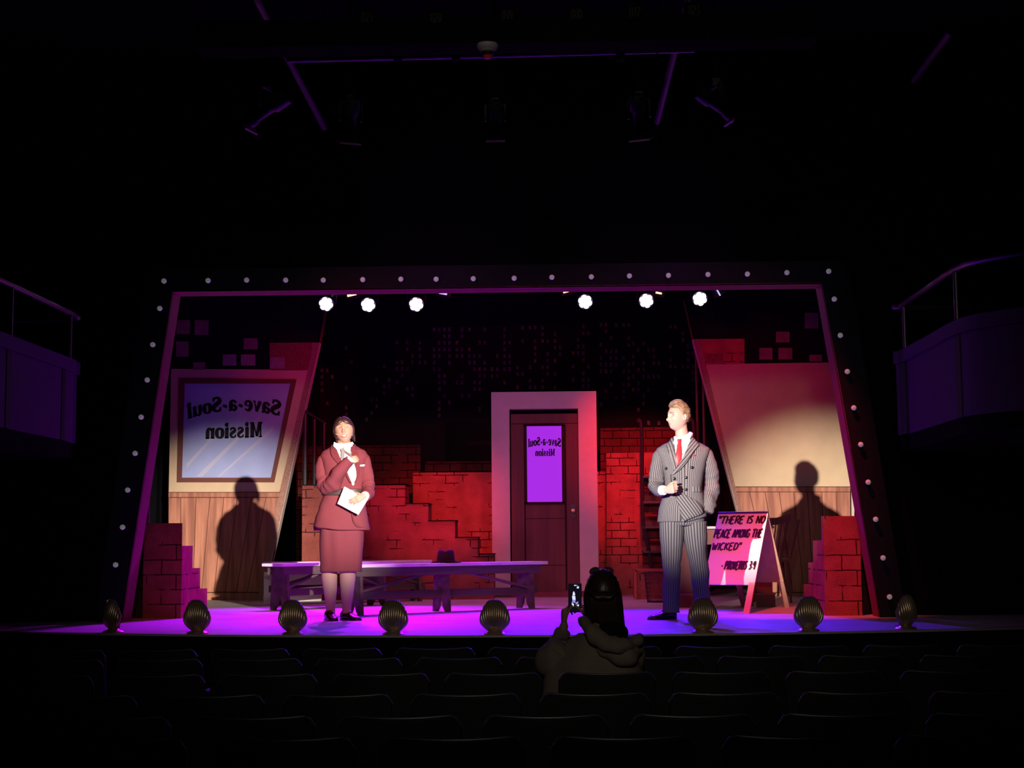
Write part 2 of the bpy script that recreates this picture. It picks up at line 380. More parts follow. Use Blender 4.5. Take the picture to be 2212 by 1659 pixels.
def thing(name, label, cat, loc=(0, 0, 0), rz=0.0, group=None):
    o = bpy.data.objects.new(name, None); C.objects.link(o); o.empty_display_size = 0.1
    o.location = loc; o.rotation_euler = (0, 0, rz); o['label'] = label; o['category'] = cat
    if group: o['group'] = group
    return o
def tag(o, label, cat, group=None):
    o['label'] = label; o['category'] = cat
    if group: o['group'] = group
    return o
def struct(o):
    o['kind'] = 'structure'; return o
def dup(root, loc, rz=None, label=None, group=None):
    r = root.copy(); C.objects.link(r); r.location = loc
    if rz is not None: r.rotation_euler = (0, 0, rz)
    if label: r['label'] = label
    if group: r['group'] = group
    for ch in list(root.children):
        c = ch.copy(); C.objects.link(c); c.parent = r
        for g in list(ch.children):
            d = g.copy(); C.objects.link(d); d.parent = c
    return r
def bevel(o, w=0.004, seg=2):
    m = o.modifiers.new('bevel', 'BEVEL'); m.width = w; m.segments = seg; m.limit_method = 'ANGLE'; return o
def cr(pts, sub=6):                                # Catmull-Rom through points (any dimension)
    out = []
    n = len(pts)
    for i in range(n - 1):
        p0 = pts[max(i - 1, 0)]; p1 = pts[i]; p2 = pts[i + 1]; p3 = pts[min(i + 2, n - 1)]
        for k in range(sub):
            t = k / sub
            out.append([0.5 * (2 * b + (c - a) * t + (2 * a - 5 * b + 4 * c - d) * t * t + (3 * b - a - 3 * c + d) * t ** 3)
                        for a, b, c, d in zip(p0, p1, p2, p3)])
    out.append(list(pts[-1])); return out

# ------------------------------------------------------------------ lettering
def ribbon(mb, pts, to3, ext):                     # pts: (x, y, width) in glyph space
    n = len(pts); L = []; Rr = []
    for i in range(n):
        a = pts[max(i - 1, 0)]; b = pts[min(i + 1, n - 1)]
        dx, dy = b[0] - a[0], b[1] - a[1]; l = math.hypot(dx, dy) or 1e-6
        nx, ny = -dy / l, dx / l; h = pts[i][2] / 2
        L.append((pts[i][0] + nx * h, pts[i][1] + ny * h)); Rr.append((pts[i][0] - nx * h, pts[i][1] - ny * h))
    for i in range(n - 1):
        mb.prism([to3(*L[i]), to3(*L[i + 1]), to3(*Rr[i + 1]), to3(*Rr[i])], ext)
SER = {
 'S': (0.70, [('c', [(.61,.74,.05),(.55,.88,.10),(.36,.95,.10),(.16,.84,.16),(.14,.68,.20),(.34,.54,.22),(.56,.38,.22),(.58,.18,.17),(.38,.05,.10),(.18,.08,.09),(.08,.24,.05)]),
            ('l', [(.60,.99,.07),(.60,.70,.07)]), ('l', [(.08,.0,.07),(.08,.30,.07)])]),
 'a': (0.66, [('c', [(.12,.50,.16),(.2,.62,.10),(.36,.66,.11),(.47,.54,.18),(.48,.3,.2),(.48,.12,.19),(.56,.03,.10),(.62,.07,.06)]),
            ('c', [(.46,.40,.06),(.28,.35,.09),(.11,.22,.17),(.16,.06,.14),(.3,.03,.09),(.46,.16,.06)])]),
 'v': (0.62, [('l', [(.10,.66,.19),(.32,.0,.15)]), ('l', [(.30,.0,.07),(.52,.66,.06)]), ('l', [(.0,.665,.06),(.24,.665,.06)]), ('l', [(.42,.665,.06),(.62,.665,.06)])]),
 'e': (0.60, [('l', [(.12,.35,.06),(.5,.37,.06)]), ('c', [(.52,.36,.10),(.47,.56,.14),(.3,.65,.10),(.13,.54,.16),(.09,.32,.20),(.17,.10,.17),(.34,.03,.10),(.54,.14,.05)])]),
 '-': (0.42, [('l', [(.06,.26,.13),(.36,.38,.13)])]),
 'o': (0.66, [('c', [(.3,.65,.08),(.13,.53,.17),(.1,.33,.20),(.14,.12,.17),(.32,.03,.08),(.5,.14,.17),(.55,.34,.20),(.5,.54,.17),(.3,.65,.08)])]),
 'u': (0.72, [('c', [(.15,.66,.19),(.15,.3,.19),(.19,.1,.16),(.32,.04,.09),(.5,.16,.06)]), ('l', [(.55,.66,.19),(.55,.0,.19)]), ('l', [(.0,.64,.06),(.2,.64,.06)]), ('l', [(.4,.64,.06),(.6,.64,.06)]), ('l', [(.52,.03,.07),(.70,.03,.07)])]),
 'l': (0.34, [('l', [(.16,.98,.19),(.16,.0,.19)]), ('l', [(.0,.96,.06),(.22,.96,.06)]), ('l', [(.0,.03,.07),(.33,.03,.07)])]),
 'M': (1.0, [('l', [(.16,.96,.08),(.16,.0,.08)]), ('l', [(.20,.96,.2),(.46,.06,.15)]), ('l', [(.45,.05,.06),(.74,.96,.07)]), ('l', [(.80,.96,.20),(.80,.0,.20)]),
             ('l', [(.02,.94,.06),(.28,.94,.06)]), ('l', [(.68,.94,.06),(.97,.94,.06)]), ('l', [(.04,.03,.06),(.28,.03,.06)]), ('l', [(.66,.03,.06),(.97,.03,.06)])]),
 'i': (0.34, [('l', [(.16,.66,.19),(.16,.0,.19)]), ('l', [(.02,.64,.06),(.22,.64,.06)]), ('l', [(.02,.03,.07),(.32,.03,.07)]),
             ('c', [(.08,.86,.12),(.16,.92,.12),(.24,.86,.12),(.16,.80,.12),(.08,.86,.12)])]),
 's': (0.54, [('c', [(.45,.50,.05),(.40,.60,.09),(.26,.64,.09),(.13,.55,.13),(.14,.44,.15),(.27,.36,.16),(.41,.26,.16),(.42,.12,.13),(.27,.04,.08),(.12,.08,.07),(.07,.18,.05)]),
            ('l', [(.44,.66,.05),(.44,.46,.05)]), ('l', [(.07,.02,.05),(.07,.22,.05)])]),
 'n': (0.74, [('l', [(.16,.66,.19),(.16,.0,.19)]), ('c', [(.24,.50,.06),(.38,.64,.10),(.50,.58,.16),(.55,.42,.19),(.55,.0,.19)]), ('l', [(.0,.64,.06),(.2,.64,.06)]), ('l', [(.03,.03,.06),(.30,.03,.06)]), ('l', [(.42,.03,.06),(.70,.03,.06)])]),
}
def serif_text(mb, text, height, width, place, ext):
    """place(s, up) -> 3-D point; s runs along the baseline 0..width, up is metres above it (glyphs squeeze to fit width)"""
    tot = sum(SER[c][0] + 0.05 for c in text) - 0.05
    k = width / tot; x = 0.0
    for c in text:
        w0, strokes = SER[c]
        for kind, pts in strokes:
            pp = cr(pts, 5) if kind == 'c' else pts
            pp = [(q[0], q[1], q[2] * (1.5 if q[2] > .1 else 1.6)) for q in pp]
            ribbon(mb, pp, lambda a, b, x=x: place((x + a) * k, b * height), ext)
        x += w0 + 0.05
HAND = {
 'T': [[(0,.95),(.9,1.0)], [(.45,.98),(.35,0)]], 'H': [[(.1,1),(.05,0)], [(.7,1),(.62,0)], [(.05,.48),(.7,.55)]],
 'E': [[(.1,1),(.05,0),(.6,.05)], [(.1,.97),(.65,1.0)], [(.08,.5),(.5,.54)]], 'R': [[(.1,1),(.05,0)], [(.08,.97),(.5,1.0),(.62,.78),(.45,.55),(.08,.48)], [(.3,.5),(.65,0)]],
 'I': [[(.18,1),(.12,0)]], 'S': [[(.6,.9),(.35,1),(.1,.8),(.3,.55),(.55,.35),(.4,.05),(.02,.08)]],
 'N': [[(.05,0),(.1,1)], [(.1,1),(.6,0)], [(.6,0),(.7,1)]], 'O': [[(.35,1),(.08,.7),(.05,.3),(.3,0),(.6,.25),(.65,.7),(.35,1)]],
 'P': [[(.1,1),(.05,0)], [(.08,.97),(.5,1.0),(.62,.78),(.45,.52),(.08,.45)]], 'A': [[(.0,0),(.35,1)], [(.35,1),(.62,0)], [(.12,.38),(.55,.4)]],
 'C': [[(.62,.85),(.38,1),(.1,.7),(.06,.3),(.3,0),(.6,.15)]], 'M': [[(.03,0),(.12,1)], [(.12,1),(.4,.35)], [(.4,.35),(.72,1)], [(.72,1),(.78,0)]],
 'G': [[(.62,.85),(.38,1),(.1,.7),(.06,.3),(.3,0),(.6,.2),(.62,.45),(.38,.45)]], 'W': [[(.02,1),(.18,0)], [(.18,0),(.42,.75)], [(.42,.75),(.6,0)], [(.6,0),(.85,1)]],
 'K': [[(.1,1),(.05,0)], [(.6,1),(.08,.42)], [(.2,.52),(.62,0)]], 'D': [[(.1,1),(.05,0)], [(.05,.97),(.45,.9),(.66,.55),(.45,.1),(.02,.02)]],
 'V': [[(.02,1),(.28,0)], [(.28,0),(.62,1)]], 'B': [[(.1,1),(.05,0)], [(.08,.97),(.5,.95),(.5,.62),(.1,.52)], [(.1,.52),(.58,.45),(.55,.1),(.05,.02)]],
 '"': [[(.12,1.05),(.08,.72)], [(.34,1.05),(.28,.70)]], '-': [[(.05,.42),(.4,.45)]], '3': [[(.1,.95),(.5,.95),(.5,.65),(.25,.55),(.55,.42),(.5,.08),(.05,.05)]],
 ':': [[(.15,.7),(.15,.62)], [(.13,.28),(.13,.2)]], '9': [[(.55,.7),(.3,.5),(.1,.72),(.32,.98),(.55,.75),(.45,0)]], '2': [[(.05,.8),(.3,1),(.55,.75),(.05,.02),(.6,.05)]],
 '1': [[(.15,.85),(.3,1),(.3,0)]], '0': [[(.3,1),(.06,.7),(.06,.3),(.3,0),(.55,.3),(.55,.7),(.3,1)]], '8': [[(.3,.52),(.08,.75),(.3,1),(.52,.75),(.3,.52),(.05,.25),(.3,0),(.56,.25),(.3,.52)]],
 'X': [[(.05,1),(.6,0)], [(.6,1),(.05,0)]], '7': [[(.05,.97),(.6,.97),(.25,0)]],
}
HW = {'I': .36, '"': .5, '-': .6, ':': .35, 'M': .98, 'W': 1.02, 'T': .95, '1': .5}
def hand_text(mb, text, height, width, place, ext, pen=0.16, slant=0.12):
    adv = lambda c: 0.5 if c == ' ' else HW.get(c, .82)
    tot = sum(adv(c) for c in text); k = width / tot; x = 0.0
    for c in text:
        if c != ' ':
            for st in HAND[c]:
                pts = [(a, b, pen) for a, b in st]
                if len(pts) > 2: pts = cr(pts, 4)
                # widths live in stroke space; scale x and y separately, then draw with a constant pen
                q = [((x + a + slant * b) * k, b * height, pen * height) for a, b, _ in pts]
                ribbon(mb, q, place, ext)
        x += adv(c)
def wb(mb, name, m, parent, smooth=False):
    """build a part whose vertices are in world coordinates under a (possibly nested) parent"""
    top = parent
    while top.parent: top = top.parent
    inv = (Matrix.Translation(top.location) @ top.rotation_euler.to_matrix().to_4x4()).inverted()
    mb.v = [inv @ V(p) for p in mb.v]
    return mb.build(name, m, parent, smooth)
def slab(pxs, Y, th, off=0.0):                     # outline given by its corners in the plane y = Y - off, th deep
    return MB().prism([P(u, v, Y) + V((0, -off, 0)) for u, v in pxs], (0, th, 0))
def stick(a, b, wd, dp, up=(0, 0, 1)):             # rectangular bar between two points
    a, b = V(a), V(b); t = (b - a).normalized(); x = t.cross(V(up))
    if x.length < 1e-4: x = t.cross(V((0, 1, 0)))
    x.normalize(); y = t.cross(x)
    r = lambda p: [p + x * wd / 2 + y * dp / 2, p - x * wd / 2 + y * dp / 2, p - x * wd / 2 - y * dp / 2, p + x * wd / 2 - y * dp / 2]
    return r(a), r(b)
def addstick(mb, a, b, wd, dp, up=(0, 0, 1)):
    ra, rb = stick(a, b, wd, dp, up); mb.loft([ra, rb]); return mb

# ------------------------------------------------------------------ the room
def arc_y(x): return 10.70 + 0.05 * x * x
xs = [-7 + 14 * i / 56 for i in range(57)]
poly = [V((x, arc_y(x), 0)) for x in xs]
st = MB().prism(poly + [V((7, 22, 0)), V((-7, 22, 0))], (0, 0, -0.06))
struct(st.build('floor_stage', M['stage']))
nose = MB()
nose.loft([[V((x, arc_y(x) + dy, dz)) for dy, dz in ((-0.03, 0.003), (0.05, 0.003), (0.05, -0.012), (-0.03, -0.012))] for x in xs])
struct(nose.build('trim_1', mat('stage nosing', (0.30, 0.24, 0.26), 0.4)))
fr = MB(); fr.loft([[V((x, arc_y(x) + dy, dz)) for dy, dz in ((-0.015, -0.012), (0.1, -0.012), (0.1, -0.9), (-0.015, -0.9))] for x in xs])
struct(fr.build('wall_stage_front', M['house']))
struct(MB().box((0, 6.5, -0.95), (14, 23, 0.1)).build('floor', M['carpet']))
struct(MB().box((0, 8, 5.05), (14, 30, 0.1)).build('ceiling', M['house']))
struct(MB().box((-5.6, 8, 2.0), (0.1, 30, 6.2)).build('wall_left', M['house']))
struct(MB().box((5.6, 8, 2.0), (0.1, 30, 6.2)).build('wall_right', M['house']))
struct(MB().box((0, -5, 2.0), (14, 0.1, 6.2)).build('wall_back', M['house']))
struct(MB().box((0, 22.0, 2.0), (14, 0.1, 6.2)).build('wall_upstage', M['drape']))

# proscenium wall with the leaning opening behind the bulb frame
FY = 12.85
tl, trc, bl_, brc = P(372, 629, FY), P(1775, 611, FY), P(262, 1344, FY), P(1902, 1338, FY)
tl.z = trc.z = (tl.z + trc.z) / 2; bl_.z = brc.z = 0.0
def on(a, b, t): return a + (b - a) * t
wl = MB()
o0, o1, o2, o3 = [p + V((0, 0.32, 0)) for p in (bl_, tl, trc, brc)]
e = 0.16
wl.prism([V((-5.6, o0.y, 0)), V((o0.x - e, o0.y, 0)), V((o1.x - e, o0.y, o1.z + e)), V((-5.6, o0.y, o1.z + e))], (0, 0.12, 0))
wl.prism([V((5.6, o0.y, 0)), V((o3.x + e, o0.y, 0)), V((o2.x + e, o0.y, o2.z + e)), V((5.6, o0.y, o2.z + e))], (0, 0.12, 0))
wl.prism([V((-5.6, o0.y, o1.z + e)), V((5.6, o0.y, o1.z + e)), V((5.6, o0.y, 5)), V((-5.6, o0.y, 5))], (0, 0.12, 0))
struct(wl.build('wall_proscenium', M['house']))

pf = thing('proscenium_frame', 'leaning black show frame studded with unlit round bulbs around the whole stage opening', 'stage frame', (-0.2, FY, 0))
W_ = 0.225
def frame_board(a, b, a2, b2, name):
    mb = MB().prism([a, b, b2, a2], (0, 0.05, 0)); return wb(mb, name, M['blackfront'], pf)
TLo, TRo = tl + V((-W_, 0, W_ * 0.85)), trc + V((W_, 0, W_ * 0.85))
BLo, BRo = bl_ + V((-W_, 0, 0)), brc + V((W_ * 0.95, 0, 0))
frame_board(bl_, tl, BLo, TLo, 'side_board'); frame_board(brc, trc, BRo, TRo, 'side_board')
frame_board(tl, trc, TLo, TRo, 'header_board')
D = V((0, 0.30, 0))
def reveal(a, b, nrm):
    return wb(MB().prism([a, b, b + D, a + D], V(nrm) * 0.005), 'inner_reveal', M['magenta_trim'], pf)
reveal(bl_, tl, (-1, 0, 0)); reveal(brc, trc, (1, 0, 0)); reveal(tl, trc, (0, 0, 1))
bulbs = [(357,609),(452,608),(535,607),(619,607),(700,607),(785,606),(867,605),(943,605),(1023,604),(1111,603),(1192,601),(1277,600),(1359,598),(1443,597),(1528,595),(1613,594),(1698,591),(1788,588),
         (348,668),(333,746),(321,822),(308,902),(295,980),(279,1059),(268,1139),(253,1220),(240,1300),
         (1800,648),(1813,726),(1828,804),(1842,882),(1857,961),(1873,1042),(1889,1122),(1905,1205),(1919,1289)]
bm0 = MB().lathe([(0.0005, -0.012), (0.012, -0.012), (0.0155, -0.02), (0.021, -0.036), (0.0225, -0.048), (0.019, -0.062), (0.010, -0.0695), (0.0005, -0.071)], 14, mtx=Matrix.Rotation(R(-90), 3, 'X').inverted())
bulb0 = None; sock0 = None
sk = MB().lathe([(0.016, 0.0), (0.020, -0.004), (0.018, -0.014), (0.013, -0.018)], 12, mtx=Matrix.Rotation(R(90), 3, 'X'))
sk.v = [V((p.x, -abs(p.y), p.z)) for p in sk.v]; bm0.v = [V((p.x, -abs(p.y), p.z)) for p in bm0.v]
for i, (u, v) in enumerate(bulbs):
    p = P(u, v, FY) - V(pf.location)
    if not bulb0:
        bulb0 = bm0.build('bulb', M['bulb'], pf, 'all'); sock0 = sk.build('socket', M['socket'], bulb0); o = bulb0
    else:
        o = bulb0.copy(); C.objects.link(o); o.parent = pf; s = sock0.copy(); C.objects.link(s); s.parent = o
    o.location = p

# balconies
def balcony(pts, name_label, zb, zt, zr, seams, sgn, posts):
    t = thing('balcony', name_label, 'balcony', (pts[0][0], pts[0][1], zb))
    c = cr(pts, 8); n = len(c)
    def ring(x, y, i, dz0, dz1, out, th):
        a = c[max(i - 1, 0)]; b = c[min(i + 1, n - 1)]; d = V((b[0] - a[0], b[1] - a[1], 0)).normalized(); nn = V((d.y, -d.x, 0)) * sgn
        q = V((x, y, 0))
        return [q + nn * out + V((0, 0, dz0)), q + nn * out + V((0, 0, dz1)), q + nn * (out - th) + V((0, 0, dz1)), q + nn * (out - th) + V((0, 0, dz0))]
    mb = MB(); mb.loft([ring(x, y, i, zb, zt - 0.10, 0, 0.08) for i, (x, y) in enumerate(c)]); wb(mb, 'front_panel', M['balcony'], t)
    mb = MB(); mb.loft([ring(x, y, i, zt - 0.10, zt, 0.025, 0.13) for i, (x, y) in enumerate(c)]); wb(mb, 'cap_ledge', M['balcony'], t)
    xw = 5.54 if c[0][0] > 0 or c[0][0] > 4 else -5.54
    mb = MB(); mb.prism([V((x + .02 * (1 if xw > 0 else -1), y, zb - .12)) for x, y in c if abs(x) < 5.4] + ([V((xw, c[-1][1], zb - .12)), V((xw, c[0][1], zb - .12))]), (0, 0, .12)); wb(mb, 'underside_slab', M['house'], t)
    mb = MB(); mb.tube([(x, y, zr) for x, y in c], 0.026, 10); wb(mb, 'hand_rail', M['rail'], t, True)
    for px, py in posts:
        mb = MB(); mb.tube([(px, py, zt - 0.02), (px, py, zr)], 0.020, 10); wb(mb, 'rail_post', M['rail'], t, True)
    for i in seams:
        x, y = c[i]
        a = c[max(i - 1, 0)]; b = c[min(i + 1, n - 1)]; d = V((b[0] - a[0], b[1] - a[1], 0)).normalized(); nn = V((d.y, -d.x, 0)) * sgn
        mb = MB(); q = V((x, y, 0)) + nn * 0.006
        mb.prism([q - d * 0.045 + V((0, 0, zb)), q + d * 0.045 + V((0, 0, zb)), q + d * 0.045 + V((0, 0, zt - 0.1)), q - d * 0.045 + V((0, 0, zt - 0.1))], -nn * 0.02)
        wb(mb, 'seam_strip', M['balcseam'], t)
    return t
BXL = -3.80
pl_end = PX(176, 790, BXL); zt = PX(90, 752, BXL).z; zb = PX(90, 941, BXL).z; zr = PX(90, 646, BXL).z
ye = pl_end.y
ptsL = [(BXL, ye - 7.0), (BXL, ye - 4.0), (BXL, ye - 2.4), (BXL, PX(18, 800, BXL).y), (BXL, ye - 1.0), (BXL, PX(136, 850, BXL).y), (BXL - 0.03, ye - 0.12), (BXL - 0.2, ye), (-5.5, ye + 0.02)]
balcony(ptsL, 'dim purple curved balcony front with metal rail on the left side wall', zb, zt, zr, [24, 40], 1,
        [(BXL, PX(22, 700, BXL).y), (BXL, PX(150, 740, BXL).y)])
BXR = 2.85
y1 = PX(1959, 850, BXR).y; y2 = PX(2072, 800, BXR).y; ye = PX(1945, 765, BXR).y
zt = PX(2000, 730, BXR).z; zb = PX(2000, 925, BXR).z; zr = PX(2000, 624, BXR).z
ptsR = [(5.5, ye + 0.05), (BXR + 0.2, ye + 0.03), (BXR + 0.02, ye - 0.08), (BXR, y1), (BXR, (y1 + y2) / 2), (BXR, y2), (BXR + 0.10, y2 - 0.35), (BXR + 0.45, y2 - 0.7), (BXR + 1.1, y2 - 0.95), (5.5, y2 - 1.0)]
balcony(ptsR, 'dim purple curved balcony front with metal rail on the right side wall', zb, zt, zr, [24, 40], 1,
        [(BXR, y1), (BXR, y2)])

# exit signs, unlit
for u, v, lab, X in ((90, 1072, 'unlit EXIT sign under the left balcony', -5.53), (2068, 1050, 'unlit EXIT sign under the right balcony', 5.53)):
    p = PX(u, v, X); s = -1 if X < 0 else 1
    t = thing('exit_sign', lab, 'sign', p)
    wb(MB().box(p, (0.04, 0.42, 0.22)), 'box', M['house'], t)
    mb = MB(); q = p + V((-s * 0.021, 0, 0))
    hand_text(mb, 'EXIT', 0.15, 0.34, lambda a, b: q + V((0, (a - 0.17) * -s, b - 0.075)), (-s * 0.004, 0, 0), 0.14, 0)
    wb(mb, 'lettering', M['exit'], t)

# ------------------------------------------------------------------ overhead grid and lamps in the house
t = thing('ceiling_beam', 'dark horizontal ceiling beam high above the seats carrying stencilled lamp numbers', 'beam', P(1060, 60, 8.6))
a, b = P(430, 82, 8.6), P(1760, 70, 8.6); a.z = b.z = (a.z + b.z) / 2
wb(addstick(MB(), a, b, 0.2, 0.16), 'beam', M['house'], t)
for i, (u, v, tx) in enumerate([(793, 38, 'B21'), (943, 38, 'B20'), (1097, 32, 'B19'), (1247, 30, 'B18'), (1372, 26, 'B17'), (1500, 22, 'B23')]):
    p = P(u, v, 8.49); wb(MB().box(p + V((0, 0.01, 0)), (0.12, 0.012, 0.10)), 'number_plate', M['house'], t)
    mb = MB(); hand_text(mb, tx, 0.052, 0.065, lambda x, y, p=p: p + V((x - 0.032, -0.002, y - 0.026)), (0, 0.004, 0), 0.15, 0)
    wb(mb, 'number_lettering', M['label'], t)
t = thing('lighting_pipe', 'long horizontal lighting pipe crossing above the seats behind the smoke detector', 'pipe', P(1080, 118, 9.0))
mb = MB(); mb.tube([P(620, 126, 9.0), P(1060, 116, 9.0), P(1500, 104, 9.0)], 0.028, 10); wb(mb, 'pipe', M['pipe'], t, True)
for u in (700, 1420):
    q = P(u, 118, 9.0); wb(MB().tube([q, V((q.x, q.y, 5.0))], .006, 6), 'hanger', M['house'], t)
for u in (860, 985, 1340):
    mb = MB(); q = P(u, 118, 9.0); mb.box(q, (0.05, 0.075, 0.075)); wb(mb, 'clamp', M['house'], t)
for (u1, v1, u2, v2, Y1, Y2, lab) in ((545, -20, 700, 275, 8.4, 11.6, 'dark sloping grid pipe overhead on the left'), (1492, -20, 1420, 262, 8.4, 11.6, 'dark sloping grid pipe overhead on the right'),
                                 (2056, 66, 1976, 172, 8.6, 10.4, 'short faint pipe near the ceiling at far right')):
    o = MB(); o.tube([P(u1, v1, Y1), P(u2, v2, Y2)], 0.028, 10); tag(o.build('grid_pipe', M['truss'], None, True), lab, 'pipe')
t = thing('smoke_detector', 'round ceiling smoke detector with red lens at top centre', 'smoke detector', P(1053, 112, 8.3))
q = P(1053, 107, 8.3)
wb(MB().lathe([(0.001, 0.03), (0.058, 0.03), (0.060, 0.018), (0.050, 0.0), (0.040, -0.004), (0.036, -0.012), (0.001, -0.012)], 24, q), 'housing', M['smoke'], t, True)
wb(MB().lathe([(0.001, -0.011), (0.034, -0.011), (0.036, -0.024), (0.026, -0.034), (0.001, -0.034)], 20, q), 'collar', M['fixture'], t, True)
wb(MB().lathe([(0.001, -0.033), (0.022, -0.033), (0.024, -0.044), (0.018, -0.052), (0.001, -0.053)], 20, q), 'lens', M['smokered'], t, True)
wb(MB().tube([q + V((0, 0, 0.03)), V((q.x, q.y, 5.0))], 0.012, 8), 'stem', M['house'], t)

def theatre_lamp(p, dirv, size, label, name='profile_spotlight', glow=None, gel=True, group=None):
    """hanging theatre lantern: clamp, yoke, tapering barrel, gel frame"""
    t = thing(name, label, 'stage light', p, 0, group)
    d = V(dirv).normalized(); p = V(p)
    up = V((0, 0, 1)); side = d.cross(up).normalized(); uu = side.cross(d)
    def ringat(c, r, n=14): return [c + side * (math.cos(2 * math.pi * k / n) * r) + uu * (math.sin(2 * math.pi * k / n) * r) for k in range(n)]
    L = size; mb = MB()
    mb.loft([ringat(p - d * L * .55, .03 * L / .4), ringat(p - d * L * .5, .07 * L / .4), ringat(p - d * L * .18, .075 * L / .4), ringat(p - d * L * .12, .055 * L / .4),
             ringat(p + d * L * .25, .055 * L / .4), ringat(p + d * L * .3, .07 * L / .4), ringat(p + d * L * .42, .07 * L / .4)])
    wb(mb, 'barrel', M['fixture'], t, True)
    hw = 0.10 * L / .4; mb = MB()
    addstick(mb, p - side * hw, p - side * hw + up * L * .42, .012, .035, d); addstick(mb, p + side * hw, p + side * hw + up * L * .42, .012, .035, d)
    addstick(mb, p - side * hw + up * L * .42, p + side * hw + up * L * .42, .035, .012, d)
    wb(mb, 'yoke', M['fixture'], t)
    mb = MB(); mb.box(p + up * L * .5, (.05, .05, L * .18)); wb(mb, 'clamp', M['fixture'], t)
    wb(MB().tube([p + up * L * .5, V((p.x, p.y, 5.0))], .012, 8), 'drop_rod', M['house'], t)
    if gel:
        g = MB(); c = p + d * L * .45; h = .095 * L / .4
        g.prism([c - side * h - uu * h, c + side * h - uu * h, c + side * h + uu * h, c - side * h + uu * h], d * 0.012)
        wb(g, 'gel_frame', M['fixturegel'], t)
    return t
theatre_lamp(P(575, 235, 10.2), (-0.8, 0.25, -0.42), 0.36, 'angled spotlight with square gel frame hanging overhead at far left', name='spotlight')
theatre_lamp(P(757, 262, 10.6), (-0.15, 0.35, -0.9), 0.32, 'downward hanging spotlight overhead, left of the ceiling middle', name='spotlight')
theatre_lamp(P(1070, 262, 10.6), (0.0, 0.4, -0.9), 0.28, 'barely visible spotlight hanging overhead at ceiling middle', name='spotlight')
theatre_lamp(P(1381, 255, 10.6), (0.12, 0.35, -0.9), 0.32, 'downward hanging spotlight overhead, beside the right grid pipe', name='spotlight')
theatre_lamp(P(1548, 225, 10.2), (0.8, 0.25, -0.5), 0.30, 'angled dim spotlight hanging overhead at far right', name='spotlight')
# batten that carries them

# ------------------------------------------------------------------ led lamps behind the frame header
bt = MB(); z_b = P(1100, 612, LED_Y).z + 0.13
bt.tube([(-2.6, LED_Y, z_b), (2.8, LED_Y, z_b)], 0.024, 10)
bth = thing('stage_batten', 'black pipe behind the frame header carrying the purple lamps', 'pipe', (0, LED_Y, z_b))
wb(bt, 'pipe', M['truss'], bth, True)
for x in (-2.4, 0.1, 2.6): wb(MB().tube([(x, LED_Y, z_b), (x, LED_Y, 5.0)], .005, 6), 'suspension_cable', M['house'], bth)
LED_LAB = ['lit purple lamp at the far left of the header row', 'second lit purple lamp from the left under the header', 'third lit purple lamp from the left, last before the gap',
           'lit purple lamp just right of the header gap', 'fifth lit purple lamp from the left under the header', 'lit purple lamp at the far right, tilted and half hooded']
for i, ((u, v), tg) in enumerate(zip(LED_PX, LED_AIM)):
    p = P(u, v, LED_Y); d = (tg - p).normalized()
    d = (d + V((0, -0.9, 0.25))).normalized() if i < 5 else (d + V((0.1, -0.35, 0.1))).normalized()
    t = thing('led_lamp', LED_LAB[i], 'stage light', p, 0, 'lit purple lamps under the frame header')
    side = d.cross(V((0, 0, 1))).normalized(); uu = side.cross(d)
    K = 1.157
    rg = lambda c, r, n=18: [c + side * (math.cos(2 * math.pi * k / n) * r) + uu * (math.sin(2 * math.pi * k / n) * r) for k in range(n)]
    mb = MB(); mb.loft([rg(p - d * .20, K * .045), rg(p - d * .17, K * .068), rg(p - d * .02, K * .072), rg(p - d * .012, K * .070)]); wb(mb, 'housing', M['fixture'], t, True)
    mb = MB()
    for k in range(7):
        c = p if k == 0 else p + (side * math.cos(k * math.pi / 3 + .3) + uu * math.sin(k * math.pi / 3 + .3)) * 0.046
        mb.loft([rg(c - d * .012, .028, 12), rg(c + d * .004, .028, 12), rg(c + d * .010, .019, 12), rg(c + d * .012, .004, 12)])
    wb(mb, 'lens', M['ledglass'], t, True)
    mb = MB()
    for s in (-1, 1): addstick(mb, p + side * s * 0.095 - d * .08, V((p.x + side.x * s * 0.095, LED_Y + 0.02, z_b)), .01, .03)
    addstick(mb, V((p.x - 0.095, LED_Y + .02, z_b)), V((p.x + 0.095, LED_Y + .02, z_b)), .03, .01); wb(mb, 'yoke', M['fixture'], t)
# smaller lamps tucked under the header
for u, v, w_, h_, m_, rot, lab in ((760, 637, .098, .021, 'warmglass', 12, 'small lamp with warm glowing slit between the first two purple lamps'), (957, 634, .085, .018, 'bluegl', -10, 'small lamp with a pale glowing slit right of the third purple lamp'),
                              (1227, 629, .105, .018, 'warmglass', 14, 'small lamp with warm glowing slit left of the fourth purple lamp'), (1423, 633, .065, .016, 'warmglass', -12, 'small lamp with warm glowing slit right of the fifth purple lamp'),
                              (1551, 630, .10, .011, 'bluegl', -62, 'small lamp with violet vents right of the last purple lamp'), (721, 634, .02, .016, 'bluegl', 40, 'tiny violet vent light above the first purple lamp')):
    p = P(u, v, LED_Y + .20); t = thing('vent_lamp', lab, 'stage light', p)
    rt = Matrix.Rotation(-R(rot), 3, 'Y')
    wb(MB().box(p + V((0, .10, .05)), (.15, .18, .12), rt), 'housing', M['fixture'], t)
    wb(MB().box(p, (w_, .02, h_), rt), 'slit', M[m_], t)
    wb(MB().box((p.x, LED_Y + .30, (p.z + z_b) / 2), (.03, .03, z_b - p.z)).box((p.x, LED_Y + .16, z_b), (.03, .29, .03)), 'clamp', M['fixture'], t)

